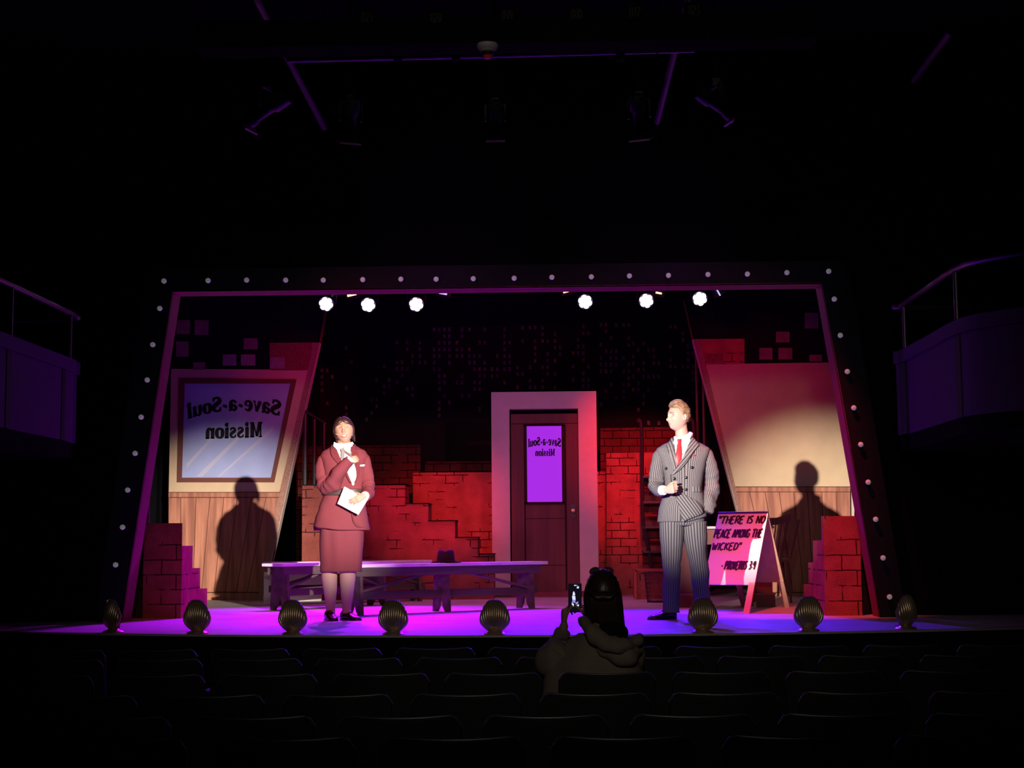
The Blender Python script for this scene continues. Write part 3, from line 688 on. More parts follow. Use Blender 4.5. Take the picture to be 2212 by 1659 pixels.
# ------------------------------------------------------------------ upstage scenery
BY = 20.6
t = thing('cityscape_backdrop', 'dark painted night skyline backdrop with tiny faded windows', 'backdrop', (0, BY, 0))
wb(MB().box((0, BY + 0.02, 1.9), (8.4, 0.02, 4.2)), 'cloth', M['citydark'], t)
blocks = [(690,742,800),(742,775,738),(775,852,792),(852,932,740),(932,1112,712),(1112,1232,708),(1232,1292,706),(1292,1362,702),(1362,1442,742),(1442,1512,706)]
mb = MB()
for a, b, v in blocks: mb.prism([P(a, v - 8, BY), P(b, v - 8, BY), P(b, 1150, BY), P(a, 1150, BY)], (0, 0.004 + 0.001 * (a % 3), 0))
wb(mb, 'painted_tower', M['citywall'], t)
mw, mr_ = MB(), MB()
for a, b, v in blocks:
    x = a + 6
    while x < b - 9:
        y = v
        while y < (885 if 1060 < x < 1290 else 920):
            fade = max(0.08, 0.58 - abs((y - 770) / 260.0) - (0.12 if x < 800 else 0))
            if not (1055 < x < 1295 and y > 838):
                for dx in (0, 11):
                    if rng.random() < fade:
                        tgt = mr_ if rng.random() < 0.08 else mw
                        p = P(x + dx, y, BY); s = 0.5 + 0.5 * rng.random()
                        tgt.box(p + V((0, -0.008, 0)), (0.036, 0.004, 0.052 * (0.8 + 0.3 * s)))
            y += 14.3
        x += 27 if rng.random() < .5 else 22
wb(mw, 'painted_window', M['citywin'], t); wb(mr_, 'red_painted_window', M['citywinred'], t)
for ch in t.children:
    if 'window' in ch.name: ch['kind'] = 'stuff'

def wall_unit(name, label, cat, pxs, Y, th, m, base=None):
    """free-standing painted scenery wall: canvas face and timber back frame"""
    t = thing(name, label, cat, P(sum(q[0] for q in pxs) / len(pxs), 1275, Y) * 1.0)
    t.location.z = 0; t.location.y = Y
    ws = [P(u, v, Y) for u, v in pxs]
    ws = [V((p.x, p.y, max(p.z, 0.0) if not (p.z < 0.12) else 0.0)) for p in ws]
    wb(MB().prism(ws, (0, 0.03, 0)), 'painted_face', m, t)
    x0 = min(p.x for p in ws) + 0.05; x1 = max(p.x for p in ws) - 0.05; zt = min(max(p.z for p in ws), 9) - 0.06
    mb = MB()
    for x in (x0, x1): mb.box((x, Y + 0.05, 0.3), (0.06, 0.04, 0.6))
    mb.box(((x0 + x1) / 2, Y + 0.05, 0.5), (x1 - x0, 0.04, 0.06)); wb(mb, 'back_brace', M['black'], t)
    if base: wb(MB().prism([P(u, v, Y) + V((0, -0.02, 0)) for u, v in base], (0, th, 0)), 'top_cap', M['black'], t)
    return t
def ZB(u, Y): return (u, CY + 0)                   # placeholder for readability
def bot(u, Y):                                     # pixel row of the stage floor below column u in plane Y
    lo, hi = 1100.0, 1500.0
    for _ in range(40):
        mid = (lo + hi) / 2
        if P(u, mid, Y).z > 0: lo = mid
        else: hi = mid
    return (u, lo)
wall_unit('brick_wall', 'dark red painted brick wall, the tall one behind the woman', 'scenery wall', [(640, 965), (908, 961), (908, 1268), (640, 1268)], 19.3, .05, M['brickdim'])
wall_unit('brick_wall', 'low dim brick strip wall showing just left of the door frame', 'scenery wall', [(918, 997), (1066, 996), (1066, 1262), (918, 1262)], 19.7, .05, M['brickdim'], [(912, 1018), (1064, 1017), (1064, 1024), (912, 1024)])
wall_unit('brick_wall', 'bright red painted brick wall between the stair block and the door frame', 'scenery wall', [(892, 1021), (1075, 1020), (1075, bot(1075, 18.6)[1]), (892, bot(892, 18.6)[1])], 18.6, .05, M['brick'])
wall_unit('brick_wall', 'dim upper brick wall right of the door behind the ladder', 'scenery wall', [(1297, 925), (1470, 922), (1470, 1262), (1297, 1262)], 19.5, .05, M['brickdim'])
wall_unit('brick_wall', 'bright orange red narrow brick strip touching the door frame on its right', 'scenery wall', [(1284, 1019), (1316, 1018), (1316, bot(1316, 18.85)[1]), (1284, bot(1284, 18.85)[1])], 18.85, .05, M['brick'])
wall_unit('brick_wall', 'bright red brick wall with outlined bricks between door and ladder', 'scenery wall', [(1310, 979), (1490, 976), (1490, bot(1490, 18.7)[1]), (1310, bot(1310, 18.7)[1])], 18.7, .05, M['brick'])
# small brick-painted box low at right, open framed
t = thing('brick_crate', 'low brick painted box behind the wire waste basket', 'box', F(1402, 1272))
pb = [P(u, v, 17.2) for u, v in ((1372, 1231), (1452, 1231), (1452, 1275), (1372, 1275))]
for p in pb[2:]: p.z = 0
wb(MB().prism(pb, (0, 0.45, 0)), 'body', M['brick'], t)
mb = MB(); a, b, c_, d_ = [p + V((0, -0.01, 0)) for p in pb]
addstick(mb, a, b, .03, .03); addstick(mb, a, V((a.x, a.y, 0)), .03, .03)
wb(mb, 'edge_frame', mat('orange red edge paint', (0.55, 0.12, 0.08), 0.8), t)

# brick-faced platform with steps going down to the right
t = thing('stair_platform', 'brick painted platform with steps descending to the right behind the woman', 'stairs', (P(760, 1200, 17.55).x, 17.55, 0))
Y0, Yd = 17.55, 0.5
prof = [(653, 1049), (875, 1048), (875, 1088), (925, 1089), (925, 1125), (983, 1125), (983, 1161), (1032, 1161), (1032, 1197), (1066, 1197)]
pts3 = [P(u, v, Y0) for u, v in prof]
pts3 += [V((pts3[-1].x, Y0, 0)), V((pts3[0].x, Y0, 0))]
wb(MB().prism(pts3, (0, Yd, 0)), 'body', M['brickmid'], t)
tz = [(653, 877, 1048), (875, 927, 1088), (925, 985, 1125), (983, 1034, 1161), (1032, 1068, 1197)]
for a, b, v in tz:
    p, q = P(a, v, Y0), P(b, v, Y0)
    wb(MB().box(((p.x + q.x) / 2, Y0 + Yd / 2 - .01, p.z + .002), (q.x - p.x, Yd + .02, .008)), 'tread', M['black'], t)
t = thing('low_board', 'pale low board on the floor behind the left wooden bench', 'scenery board', (P(630, 1290, 17.3).x, 17.3, 0))
a, b = P(570, 1236, 17.3), P(694, 1236, 17.3)
wb(MB().box(((a.x + b.x) / 2, 17.32, a.z / 2), (b.x - a.x, .04, a.z)), 'board', M['shirt'], t)
t = thing('platform_railing', 'dark post railing on the platform at the left, behind the woman', 'railing', P(680, 1048, 17.9))
zt0 = P(700, 1048, 17.9).z
for u, v in ((659, 893), (679, 905), (700, 914)):
    p = P(u, v, 17.9); mb = MB(); mb.tube([(p.x, 17.9, zt0), (p.x, 17.9, p.z)], 0.02 if u > 660 else .026, 8); wb(mb, 'post', M['steel'], t, True)
mb = MB(); a, b = P(657, 887, 17.9), P(706, 916, 17.9); mb.tube([a, b], 0.014, 8); wb(mb, 'top_rail', M['steel'], t, True)
t = thing('vertical_pipe', 'pair of thin dark upright pipes behind the suited man', 'pipe', (P(1508, 1000, 18.3).x, 18.3, 0))
for u in (1503, 1517):
    p = P(u, 742, 18.3); mb = MB(); mb.tube([(p.x, 18.3, 0), (p.x, 18.3, p.z)], 0.018, 8); wb(mb, 'pipe', M['steel'], t, True)

# escape ladder with treads
t = thing('step_ladder_unit', 'tall dark ladder unit with curved rail top and shelf-like treads, left of the man', 'ladder', (P(1384, 1200, 18.2).x, 18.2, 0))
ys = 18.2
lt = [P(1379, 912, ys), P(1380, 907, ys), P(1384, 912, ys), P(1386, 935, ys), P(1387, 980, ys), P(1388, 1095, ys), P(1391, 1140, ys)]
lt = [V(p) for p in lt] + [V((P(1404, 1200, ys).x, ys, P(1404, 1200, ys).z)), V((P(1412, 1230, ys).x, ys, 0))]
mb = MB(); mb.tube([V(q) for q in cr([tuple(p) for p in lt], 4)], 0.022, 8, flat=1.6); wb(mb, 'side_rail', M['steel'], t, True)
rt_ = [V(p) + V((0.62, 0, 0)) for p in lt]
mb = MB(); mb.tube([V(q) for q in cr([tuple(p) for p in rt_], 4)], 0.022, 8, flat=1.6); wb(mb, 'side_rail', M['steel'], t, True)
for v in (1028, 1083, 1137, 1190):
    p = P(1388, v, ys)
    wb(MB().box((p.x + .31, ys + .09, p.z - .012), (.62, .24, .024)), 'tread', M['steel'], t)
    wb(MB().box((p.x + .31, ys + .20, p.z - .10), (.60, .014, .15)), 'riser', M['brickdim'], t)

# free-standing door unit
DY = 18.1
t = thing('stage_door', 'free-standing brown door with purple lit pane in a wide pink surround', 'door', (P(1176, 1288, DY).x, DY, 0))
ox0, ox1, ixa, ixb = P(1062, 1000, DY).x, P(1290, 1000, DY).x, P(1101, 1000, DY).x, P(1250, 1000, DY).x
ztop = P(1175, 846, DY).z; zin = P(1175, 883, DY).z; dp = 0.16
wb(MB().prism([V((ox0, DY, 0.07)), V((ox0, DY, ztop)), V((ixa, DY, zin)), V((ixa, DY, 0.07))], (0, dp, 0)), 'surround_post', M['creamframe'], t)
wb(MB().prism([V((ox1, DY, 0.07)), V((ox1, DY, ztop)), V((ixb, DY, zin)), V((ixb, DY, 0.07))], (0, dp, 0)), 'surround_post', M['creamframe'], t)
wb(MB().prism([V((ox0, DY, ztop)), V((ox1, DY, ztop)), V((ixb, DY, zin)), V((ixa, DY, zin))], (0, dp, 0)), 'surround_head', M['creamframe'], t)
for a, b in ((ox0, ixa), (ixb, ox1)): wb(MB().box(((a + b) / 2, DY + dp / 2 - .01, .035), (b - a, dp + .06, .07)), 'plinth_block', M['winframe'], t)
dy = DY + 0.07
zd = P(1175, 893, DY).z
dl, dr = ixa + .015, ixb - .005
wx0, wx1 = P(1136, 1000, dy).x, P(1216, 1000, dy).x; wz0, wz1 = P(1176, 1087, dy).z, P(1176, 918, dy).z
mb = MB()
mb.box(((dl + wx0) / 2, dy + .02, zd / 2 + .03), (wx0 - dl, .045, zd - .06)); mb.box(((dr + wx1) / 2, dy + .02, zd / 2 + .03), (dr - wx1, .045, zd - .06))
mb.box(((wx0 + wx1) / 2, dy + .02, (wz1 + zd) / 2), (wx1 - wx0, .045, zd - wz1)); mb.box(((wx0 + wx1) / 2, dy + .02, wz0 / 2 + .03), (wx1 - wx0, .045, wz0 - .06))
leaf = wb(mb, 'door_leaf', M['doorwood'], t)
mb = MB()
for (u0, v0, u1, v1) in ((1134, 918, 1134, 1275), (1222, 918, 1222, 1275), (1134, 1120, 1222, 1120), (1134, 1221, 1222, 1221), (1101, 915, 1248, 915)):
    a, b = P(u0, v0, dy - .004), P(u1, v1, dy - .004)
    mb.box((a + b) / 2, (max(abs(a.x - b.x), .006), .004, max(abs(a.z - b.z), .006)))
wb(mb, 'joint_line', M['doorline'], leaf)
mb = MB()
for (c, s) in ((((wx0 + wx1) / 2, dy - .006, wz1), (wx1 - wx0 + .05, .03, .026)), (((wx0 + wx1) / 2, dy - .006, wz0), (wx1 - wx0 + .05, .03, .03)),
               ((wx0, dy - .006, (wz0 + wz1) / 2), (.026, .03, wz1 - wz0)), ((wx1, dy - .006, (wz0 + wz1) / 2), (.026, .03, wz1 - wz0))): mb.box(c, s)
wb(mb, 'pane_frame', M['doorline'], leaf)
pane = wb(MB().box(((wx0 + wx1) / 2, dy + .01, (wz0 + wz1) / 2), (wx1 - wx0, .01, wz1 - wz0)), 'window_pane', M['paneglow'], t); pane['label'] = 'glowing purple frosted pane'
mb = MB()
def dtext(txt, u0, u1, vb, hgt, arc):
    a, b = P(u0, vb, dy), P(u1, vb, dy); wd = b.x - a.x
    serif_text(mb, txt, hgt, wd, lambda s, up: V((b.x - s, dy + .002, a.z + up + arc * (1 - ((s / wd) * 2 - 1) ** 2))), (0, .004, 0))
dtext('Save-a-Soul', 1141, 1212, 966, .098, .025); wb(mb, 'mirrored_lettering', M['ink'], pane)
mb = MB(); dtext('Mission', 1156, 1199, 985, .085, 0)
wb(mb, 'mirrored_lettering', M['ink'], pane)
k = P(1238, 1103, dy - .05)
mb = MB().lathe([(.001, 0), (.014, 0), (.012, -.03), (.026, -.04), (.030, -.055), (.022, -.068), (.001, -.072)], 16, (k.x, dy, k.z), Matrix.Rotation(R(-90), 3, 'X').inverted()); mb.v = [V((p.x, dy - abs(p.y - dy), p.z)) for p in mb.v]
wb(mb, 'door_knob', M['bronze'], t, True)
wb(MB().box((k.x, dy - .003, k.z + .0), (.05, .006, .15)), 'key_plate', M['steel'], t)
wb(MB().box(((ixa + ixb) / 2, DY + .09, .03), (ixb - ixa, .22, .06)), 'threshold', M['magenta_trim'], t)

# ------------------------------------------------------------------ leaning side flats
def text_on_flat(mb, txt, place, hgt, wd): serif_text(mb, txt, hgt, wd, place, (0, .003, 0))
t = thing('painted_flat', 'leaning scenery flat with painted shop window reading Save-a-Soul Mission, on the left', 'scenery flat', (P(470, 1290, FLAT_Y).x, FLAT_Y, 0))
def Pz0(u, Y):
    p = P(u, bot(u, Y)[1], Y); return p
zb_ = bot(500, FLAT_Y)[1]
core = [(372, 600), (714, 607), (568, zb_), (364, zb_)]
wb(MB().prism([P(u, v, FLAT_Y) for u, v in core], (0, .12, 0)), 'flat_board', M['blackfront'], t)
wb(slab([(583, 741), (690, 740), (668, 797), (660, 800), (583, 800)], FLAT_Y, .012, .012), 'painted_red_tower', M['speckle'], t)
for i, (u0, v0, u1, v1, mk) in enumerate([(382,692,411,722,0),(421,692,451,724,0),(381,738,408,771,1),(527,731,557,755,1),(482,766,511,790,2),(521,766,552,790,2),(584,772,615,796,2),(418,783,444,799,1)]):
    o = wb(slab([(u0, v0), (u1, v0), (u1, v1), (u0, v1)], FLAT_Y, .006, .018), 'painted_window_square', (M['winpaint1'], M['winpaint1'], M['winpaint2'])[mk], t)
wb(slab([(690, 740), (568, zb_), (556, zb_), (604, 1064), (666, 797), (672, 770), (676, 741)], FLAT_Y, .018, .018), 'edge_strip', M['stoneedge'], t)
def edge_return(pa, pb, nx, m, nm):
    a, b = P(*pa, FLAT_Y), P(*pb, FLAT_Y)
    wb(MB().prism([a + V((0, -.03, 0)), b + V((0, -.03, 0)), b + V((0, .122, 0)), a + V((0, .122, 0))], (nx * .006, 0, 0)), nm, m, t)
edge_return((690, 740), (568, zb_), 1, M['creamframe'], 'edge_return'); edge_return((713, 610), (690.5, 738), 1, M['winframe'], 'upper_edge_return')
wb(slab([(370, 797), (666, 799), (606, 1064), (365, 1064)], FLAT_Y, .012, .012), 'cream_wall', M['cream'], t)
wf = [(388, 818), (641, 820), (593, 1042), (383, 1042)]; wi = [(400, 829), (628, 829), (586, 1032), (394, 1032)]
mb = MB()
for i in range(4):
    j = (i + 1) % 4; mb.prism([P(*q, FLAT_Y) + V((0, -.026, 0)) for q in (wf[i], wf[j], wi[j], wi[i])], (0, .014, 0))
wb(mb, 'window_frame', M['winframe'], t)
gl = wb(slab(wi, FLAT_Y, .010, .020), 'window_glass', M['winblue'], t)
mb = MB()
for q in (((424, 1030), (438, 1030), (560, 905), (566, 893)), ((470, 1030), (476, 1030), (590, 930), (590, 922)), ((404, 1012), (404, 1002), (470, 930), (478, 930))):
    mb.prism([P(u, v, FLAT_Y) + V((0, -.0225, 0)) for u, v in q], (0, .002, 0))
wb(mb, 'glare_streak', M['streak'], gl)
mb = MB()
lx0, lx1 = P(407, 900, FLAT_Y), P(605, 900, FLAT_Y)
wd = lx1.x - lx0.x; zl = P(407, 905, FLAT_Y).z; zr_ = P(605, 899, FLAT_Y).z; zm = P(506, 887, FLAT_Y).z
def arcplace(s, up):
    q = s / wd                                       # 0 at right end (mirrored text starts at the right)
    base = zr_ * (1 - q) + zl * q; arc = (zm - (zl + zr_) / 2) * (1 - (2 * q - 1) ** 2)
    tl_ = (2 * q - 1) * 0.12 * up
    return V((lx1.x - s - tl_, FLAT_Y - .024, base + arc + up))
serif_text(mb, 'Save-a-Soul', P(470, 854, FLAT_Y).z - P(470, 886, FLAT_Y).z, wd, arcplace, (0, .003, 0))
wb(mb, 'mirrored_lettering', M['ink'], t); mb = MB()
a, b = P(444, 948, FLAT_Y), P(568, 944, FLAT_Y)
serif_text(mb, 'Mission', P(568, 911, FLAT_Y).z - P(568, 944, FLAT_Y).z, b.x - a.x, lambda s, up: V((b.x - s, FLAT_Y - .024, b.z + (a.z - b.z) * s / (b.x - a.x) + up)), (0, .003, 0))
wb(mb, 'mirrored_lettering', M['ink'], t)
wb(slab([(365, 1064), (606, 1064), (556, zb_), (364, zb_)], FLAT_Y, .012, .012), 'wainscot', M['wains'], t)
wb(slab([(365, 1064), (606, 1064), (604, 1074), (365, 1074)], FLAT_Y, .010, .022), 'wainscot_rail', M['wains'], t)
mb = MB()
for q in (((365, 1063), (606, 1063), (606, 1064.2), (365, 1064.2)), ((365, 1074), (604, 1074), (604, 1075.2), (365, 1075.2)), ((364, 1279), (560, 1279), (560, 1280.4), (364, 1280.4))):
    mb.prism([P(u, v, FLAT_Y) + V((0, -.033, 0)) for u, v in q], (0, .02, 0))
for u1, u2 in ((391, 391), (424, 417), (454, 436), (484, 463), (513, 487), (544, 511), (575, 534)):
    mb.prism([P(u, v, FLAT_Y) + V((0, -.014, 0)) for u, v in ((u1 - .6, 1075), (u1 + .6, 1075), (u2 + .6, 1279), (u2 - .6, 1279))], (0, .003, 0))
wb(mb, 'plank_joint', M['wainsline'], t)

t = thing('painted_flat', 'leaning scenery flat with blank tan wallpaper above wood panelling, on the right', 'scenery flat', (P(1730, 1290, FLAT_Y).x, FLAT_Y, 0))
zb_ = bot(1700, FLAT_Y)[1]
wb(MB().prism([P(u, v, FLAT_Y) for u, v in ((1478, 645), (1792, 592), (1838, zb_), (1640, zb_))], (0, .12, 0)), 'flat_board', M['blackfront'], t)
wb(slab([(1498, 733), (1608, 732), (1608, 786), (1519, 788), (1511, 786)], FLAT_Y, .012, .012), 'painted_red_tower', M['brick'], t)
for i, (u0, v0, u1, v1, mk) in enumerate([(1738,676,1767,710,0),(1676,717,1705,740,1),(1640,752,1668,777,1),(1681,752,1711,777,1),(1748,767,1775,781,1),(1524,764,1561,783,2)]):
    wb(slab([(u0, v0), (u1, v0), (u1, v1), (u0, v1)], FLAT_Y, .006, .020), 'painted_window_square', (M['winpaint1'], M['winpaint1'], M['speckle'])[mk], t)
wb(slab([(1498, 733), (1511, 733), (1588, 1052), (1649, zb_), (1640, zb_)], FLAT_Y, .018, .018), 'edge_strip', M['stoneedge'], t)
edge_return((1497.5, 733), (1640, zb_), -1, M['creamframe'], 'edge_return'); edge_return((1478.5, 648), (1497, 731), -1, M['winframe'], 'upper_edge_return')
wb(slab([(1520, 787), (1812, 783), (1836, 1052), (1588, 1052)], FLAT_Y, .012, .012), 'tan_wallpaper', M['cream'], t)
wb(slab([(1588, 1052), (1836, 1052), (1838, zb_), (1649, zb_)], FLAT_Y, .012, .012), 'wainscot', M['wains'], t)
wb(slab([(1588, 1052), (1836, 1052), (1836, 1062), (1590, 1062)], FLAT_Y, .010, .022), 'wainscot_rail', M['wains'], t)
mb = MB()
for q in (((1588, 1051), (1836, 1051), (1836, 1052.3), (1588, 1052.3)), ((1590, 1062), (1836, 1062), (1836, 1063), (1590, 1063)), ((1646, 1279), (1838, 1279), (1838, 1280.4), (1646, 1280.4))):
    mb.prism([P(u, v, FLAT_Y) + V((0, -.033, 0)) for u, v in q], (0, .02, 0))
for u1, u2 in ((1619, 1668), (1652, 1690), (1683, 1712), (1714, 1736), (1744, 1757), (1775, 1781), (1807, 1809)):
    mb.prism([P(u, v, FLAT_Y) + V((0, -.014, 0)) for u, v in ((u1 - .6, 1063), (u1 + .6, 1063), (u2 + .6, 1279), (u2 - .6, 1279))], (0, .003, 0))
wb(mb, 'plank_joint', M['wainsline'], t)
wb(slab([(1838, 1000), (1844, 1000), (1846, zb_), (1841, zb_)], FLAT_Y, .03, .02), 'edge_batten', M['creamframe'], t)

# stepped brick side units inside the frame
def side_unit(label, fx0, fx1, yf, front_px, steps, ztop_v, sgn):
    t = thing('stepped_brick_unit', label, 'scenery stairs', ((fx0 + fx1) / 2, yf, 0))
    z0 = P(front_px, ztop_v, yf).z
    prof = [V((fx0, yf, 0)), V((fx0, yf, z0))]; ycur = yf; z = z0; X = fx0
    ys_ = []
    for (u, v) in steps:
        y = PX(u, v, X).y; ys_.append(y)
        prof.append(V((X, y, z))); z = PX(u, v, X).z; prof.append(V((X, y, z)))
    ye_ = ys_[-1] + 0.3; prof += [V((X, ye_, z)), V((X, ye_, 0))]
    wb(MB().prism(prof, (fx1 - fx0, 0, 0)), 'body', M['brickside'], t)
    zz = z0; yy = yf
    return t
xl = F(391, 1336).x; yl = F(391, 1336).y
side_unit('stepped brick side block beside the left leg of the frame', xl, xl - 0.34, yl, 391, [(393, 1179), (416, 1228), (432, 1273)], 1130, -1)
yr = 13.18; xr = P(1784, 1335, yr).x
side_unit('stepped brick side block beside the right leg of the frame', xr, xr + 0.31, yr, 1780, [(1775, 1167), (1757, 1216), (1747, 1264)], 1115, 1)
t = thing('dark_brick_panel', 'dark maroon brick panel squeezed behind the left leg of the frame', 'scenery wall', (-3.35, 13.5, 0))
a = P(321, 1078, 13.6); wb(MB().prism([V((a.x, 13.6, 0)), V((a.x, 13.6, a.z)), V((a.x - .26, 13.6, a.z)), V((a.x - .45, 13.6, 0))], (0, .05, 0)), 'painted_face', M['brickdark'], t)
t = thing('dark_brick_panel', 'dark maroon brick panel squeezed behind the right leg of the frame', 'scenery wall', (3.0, 13.4, 0))
a = P(1858, 1112, 13.5); wb(MB().prism([V((a.x, 13.5, 0)), V((a.x, 13.5, a.z)), V((a.x + .10, 13.5, a.z)), V((a.x + .32, 13.5, 0))], (0, .05, 0)), 'painted_face', M['brickdark'], t)
# black masking drapes left and right in the wings
def drape(x0, x1, y, z, label):
    mb = MB(); n = int((x1 - x0) / 0.03)
    mb.loft([[V((x0 + (x1 - x0) * i / n, y + .04 * math.sin(i * 1.1) * (1 if k else .7), z if k else 0.0)) for i in range(n + 1)] for k in (0, 1)], cap=False, wrap=False)
    o = mb.build('masking_drape', M['drape'], None, True); s = o.modifiers.new('s', 'SOLIDIFY'); s.thickness = .01
    tag(o, label, 'curtain')
drape(-5.2, P(372, 900, 18.4).x, 18.4, 4.2, 'black folded masking drape at the far left of the stage')
drape(P(1852, 900, 18.4).x, 5.2, 18.4, 4.2, 'black folded masking drape at the far right of the stage')

# ------------------------------------------------------------------ benches and hat
def bench(a, b, label, ht=0.455, legs=(0.07, 0.93), wd=0.28, sgn=1):
    a = V(a); b = V(b); L = (b - a).length; ang = math.atan2(b.y - a.y, b.x - a.x)
    t = thing('wooden_bench', label, 'bench', a, ang, 'plain trestle benches in the middle of the stage')
    MB_ = MB().box((L / 2, 0, ht - .015), (L, wd, .03)); bevel(MB_.build('top_plank', M['benchtop'], t), .006)
    for s in (-1, 1): MB().box((L / 2, s * (wd / 2 - .045), ht - .07), (L * .94, .022, .08)).build('apron', M['benchwood'], t)
    for f in legs:
        x = L * f; mb = MB(); w0, w1 = wd / 2 - .045, wd / 2 - .02
        out = [(-w0, ht - .03), (-w1, .0), (-w1 + .06, 0)]
        for k in range(9):
            th = math.pi * (1 - k / 8); out.append((math.cos(th) * (w1 - .06) * (.55 if 0 < k < 8 else 1), math.sin(th) * .13 if 0 < k < 8 else 0.0))
        out += [(w1, 0), (w0, ht - .03)]
        seen = []
        for q in out:
            if not seen or (abs(q[0] - seen[-1][0]) + abs(q[1] - seen[-1][1])) > 1e-4: seen.append(q)
        mb.prism([V((x - .015, q[0], q[1])) for q in seen], (.03, 0, 0)); mb.build('leg_panel', M['benchwood'], t)
    MB().box((L / 2, 0, .17), (L * .97, .028, .07)).build('stretcher', M['benchwood'], t)
    for s in (0, 1):
        x0 = L * legs[0] if s == 0 else L * legs[-1]; x1 = L * (.5 - .08 * (1 if s == 0 else -1))
        mb = MB(); addstick(mb, V((x0, -.03, .20)), V((x1, -.03, ht - .08)), .022, .065, (0, 1, 0))
        mb.build('diagonal_brace', M['benchwood'], t)
    return t
A = F(776, 1330); B_ = F(1160, 1314)
dv = (B_ - A).normalized(); nv = V((-dv.y, dv.x, 0))
A = A + nv * .13; B_ = B_ + nv * .13
bench(A - dv * .09, B_ + dv * .13, 'nearest long wooden bench, the one holding the brown hat', legs=(.055, .48, .925), wd=.30)
A = F(628, 1319) ; B2 = F(815, 1309); dv2 = (B2 - A).normalized(); nv2 = V((-dv2.y, dv2.x, 0))
bench(A + nv2 * .14 - dv2 * .12, A + nv2 * .14 + dv2 * ((B2 - A).length + .25), 'wooden bench at the left, partly behind the woman', wd=.30)
A = F(604, 1308); B3 = F(915, 1299); dv3 = (B3 - A).normalized(); nv3 = V((-dv3.y, dv3.x, 0))
bench(A + nv3 * .12 - dv3 * .1, B3 + nv3 * .12 + dv3 * .1, 'rearmost wooden bench, nearly hidden by the other two', wd=.28)
hb = F(1003, 1208, 0.455); hb = V((hb.x, hb.y, 0.455))
# slide the hat onto the nearest bench's centre line
s_ = (hb - A).dot(dv)
A1 = F(776, 1330) + nv * .13; dq = (hb.x - A1.x) / dv.x; hb = A1 + dv * dq; hb.z = 0.4555
t = thing('fedora_hat', 'dark brown felt hat resting on the nearest bench', 'hat', hb)
mb = MB(); rings = []
for k, (r, z) in enumerate([(.150, .012), (.148, .006), (.10, .002), (.088, .006), (.086, .03), (.080, .07), (.076, .10), (.070, .118), (.050, .122), (.02, .108), (.002, .105)]):
    rg = []
    for i in range(32):
        a = 2 * math.pi * i / 32; zz = z; rx = r; ry = r * 1.12
        if k <= 1: zz += .012 * math.cos(2 * a + math.pi)
        if z > .09: zz -= .016 * max(0, 1 - abs(math.cos(a)) * r / .035)
        rg.append(V((rx * math.cos(a), ry * math.sin(a), zz)))
    rings.append(rg)
mb.loft(rings); mb.build('felt_body', M['felt'], t, 'all')
MB().lathe([(.0885, .008), (.0895, .010), (.0875, .034), (.086, .034)], 32).build('hat_band', M['band'], t, True)

# ------------------------------------------------------------------ shell footlights along the stage edge
def make_shell():
    t = thing('shell_footlight', '', 'footlight', (0, 0, 0), 0, 'bronze shell footlights along the stage edge')
    mb = MB(); nr = 13; n = nr * 8; rings = []
    rows = 16
    for j in range(rows + 1):
        q = j / rows; rg = []
        for i in range(n + 1):
            f = i / n * 2 - 1
            rib = abs(math.sin(math.pi * (i / n) * nr))
            top = .203 * (1 - .44 * abs(f) ** 3.0) * (1 + .20 * (rib - .5) * max(0, (q - .7) / .3))
            hw = .033 + .068 * math.sin(math.pi / 2 * min(1, q * 1.45)) - .006 * max(0, q - .8) / .2
            x = f * hw; z = .022 + q * top
            bulge = -.055 * math.sin(math.pi * (.06 + q * .86)) ** .8 * (1 - .75 * f * f)
            y = bulge - .020 * rib * min(1, q * 3 + .3) * (1 - .4 * max(0, q - .8) / .2) + .012
            rg.append(V((x, y, z)))
        rings.append(rg)
    mb.loft(rings, cap=False, wrap=False)
    o = mb.build('shell', M['bronze'], t, 'all'); s = o.modifiers.new('s', 'SOLIDIFY'); s.thickness = .008; s.offset = 1
    MB().lathe([(.001, .0), (.075, .0), (.078, .008), (.068, .016), (.045, .022), (.036, .032), (.001, .034)], 28).build('base', M['bronze'], t, True)
    mb = MB(); mb.lathe([(.001, .03), (.016, .03), (.018, .06), (.026, .08), (.020, .105), (.001, .11)], 14, (0, .035, 0)); mb.build('lamp_bulb', M['bulbglass'] if 'bulbglass' in M else M['socket'], t, True)
    return t
shells = [(240, 1368, 'leftmost shell footlight, turned outward in the dark'), (427, 1369, 'shell footlight in front of the left stepped brick block'), (632, 1371, 'shell footlight left of the woman'),
          (852, 1370, 'shell footlight just right of the woman'), (1071, 1368, 'shell footlight in front of the door, middle of the stage edge'),
          (1513, 1364, 'shell footlight in front of the suited man'), (1733, 1359, 'shell footlight below the text sign'), (1925, 1352, 'rightmost shell footlight, turned outward')]
sh0 = make_shell()
for i, (u, v, lab) in enumerate(shells):
    x = F(u, v).x; p = V((x, arc_y(x) + 0.095, 0.0)); rz = -math.atan(0.1 * x) * -1.0
    if i in (0, 7): rz += .45 * (-1 if i == 0 else 1)
    if i == 0: sh0.location = p; sh0.rotation_euler = (0, 0, rz); sh0['label'] = lab
    else: dup(sh0, p, rz, lab)

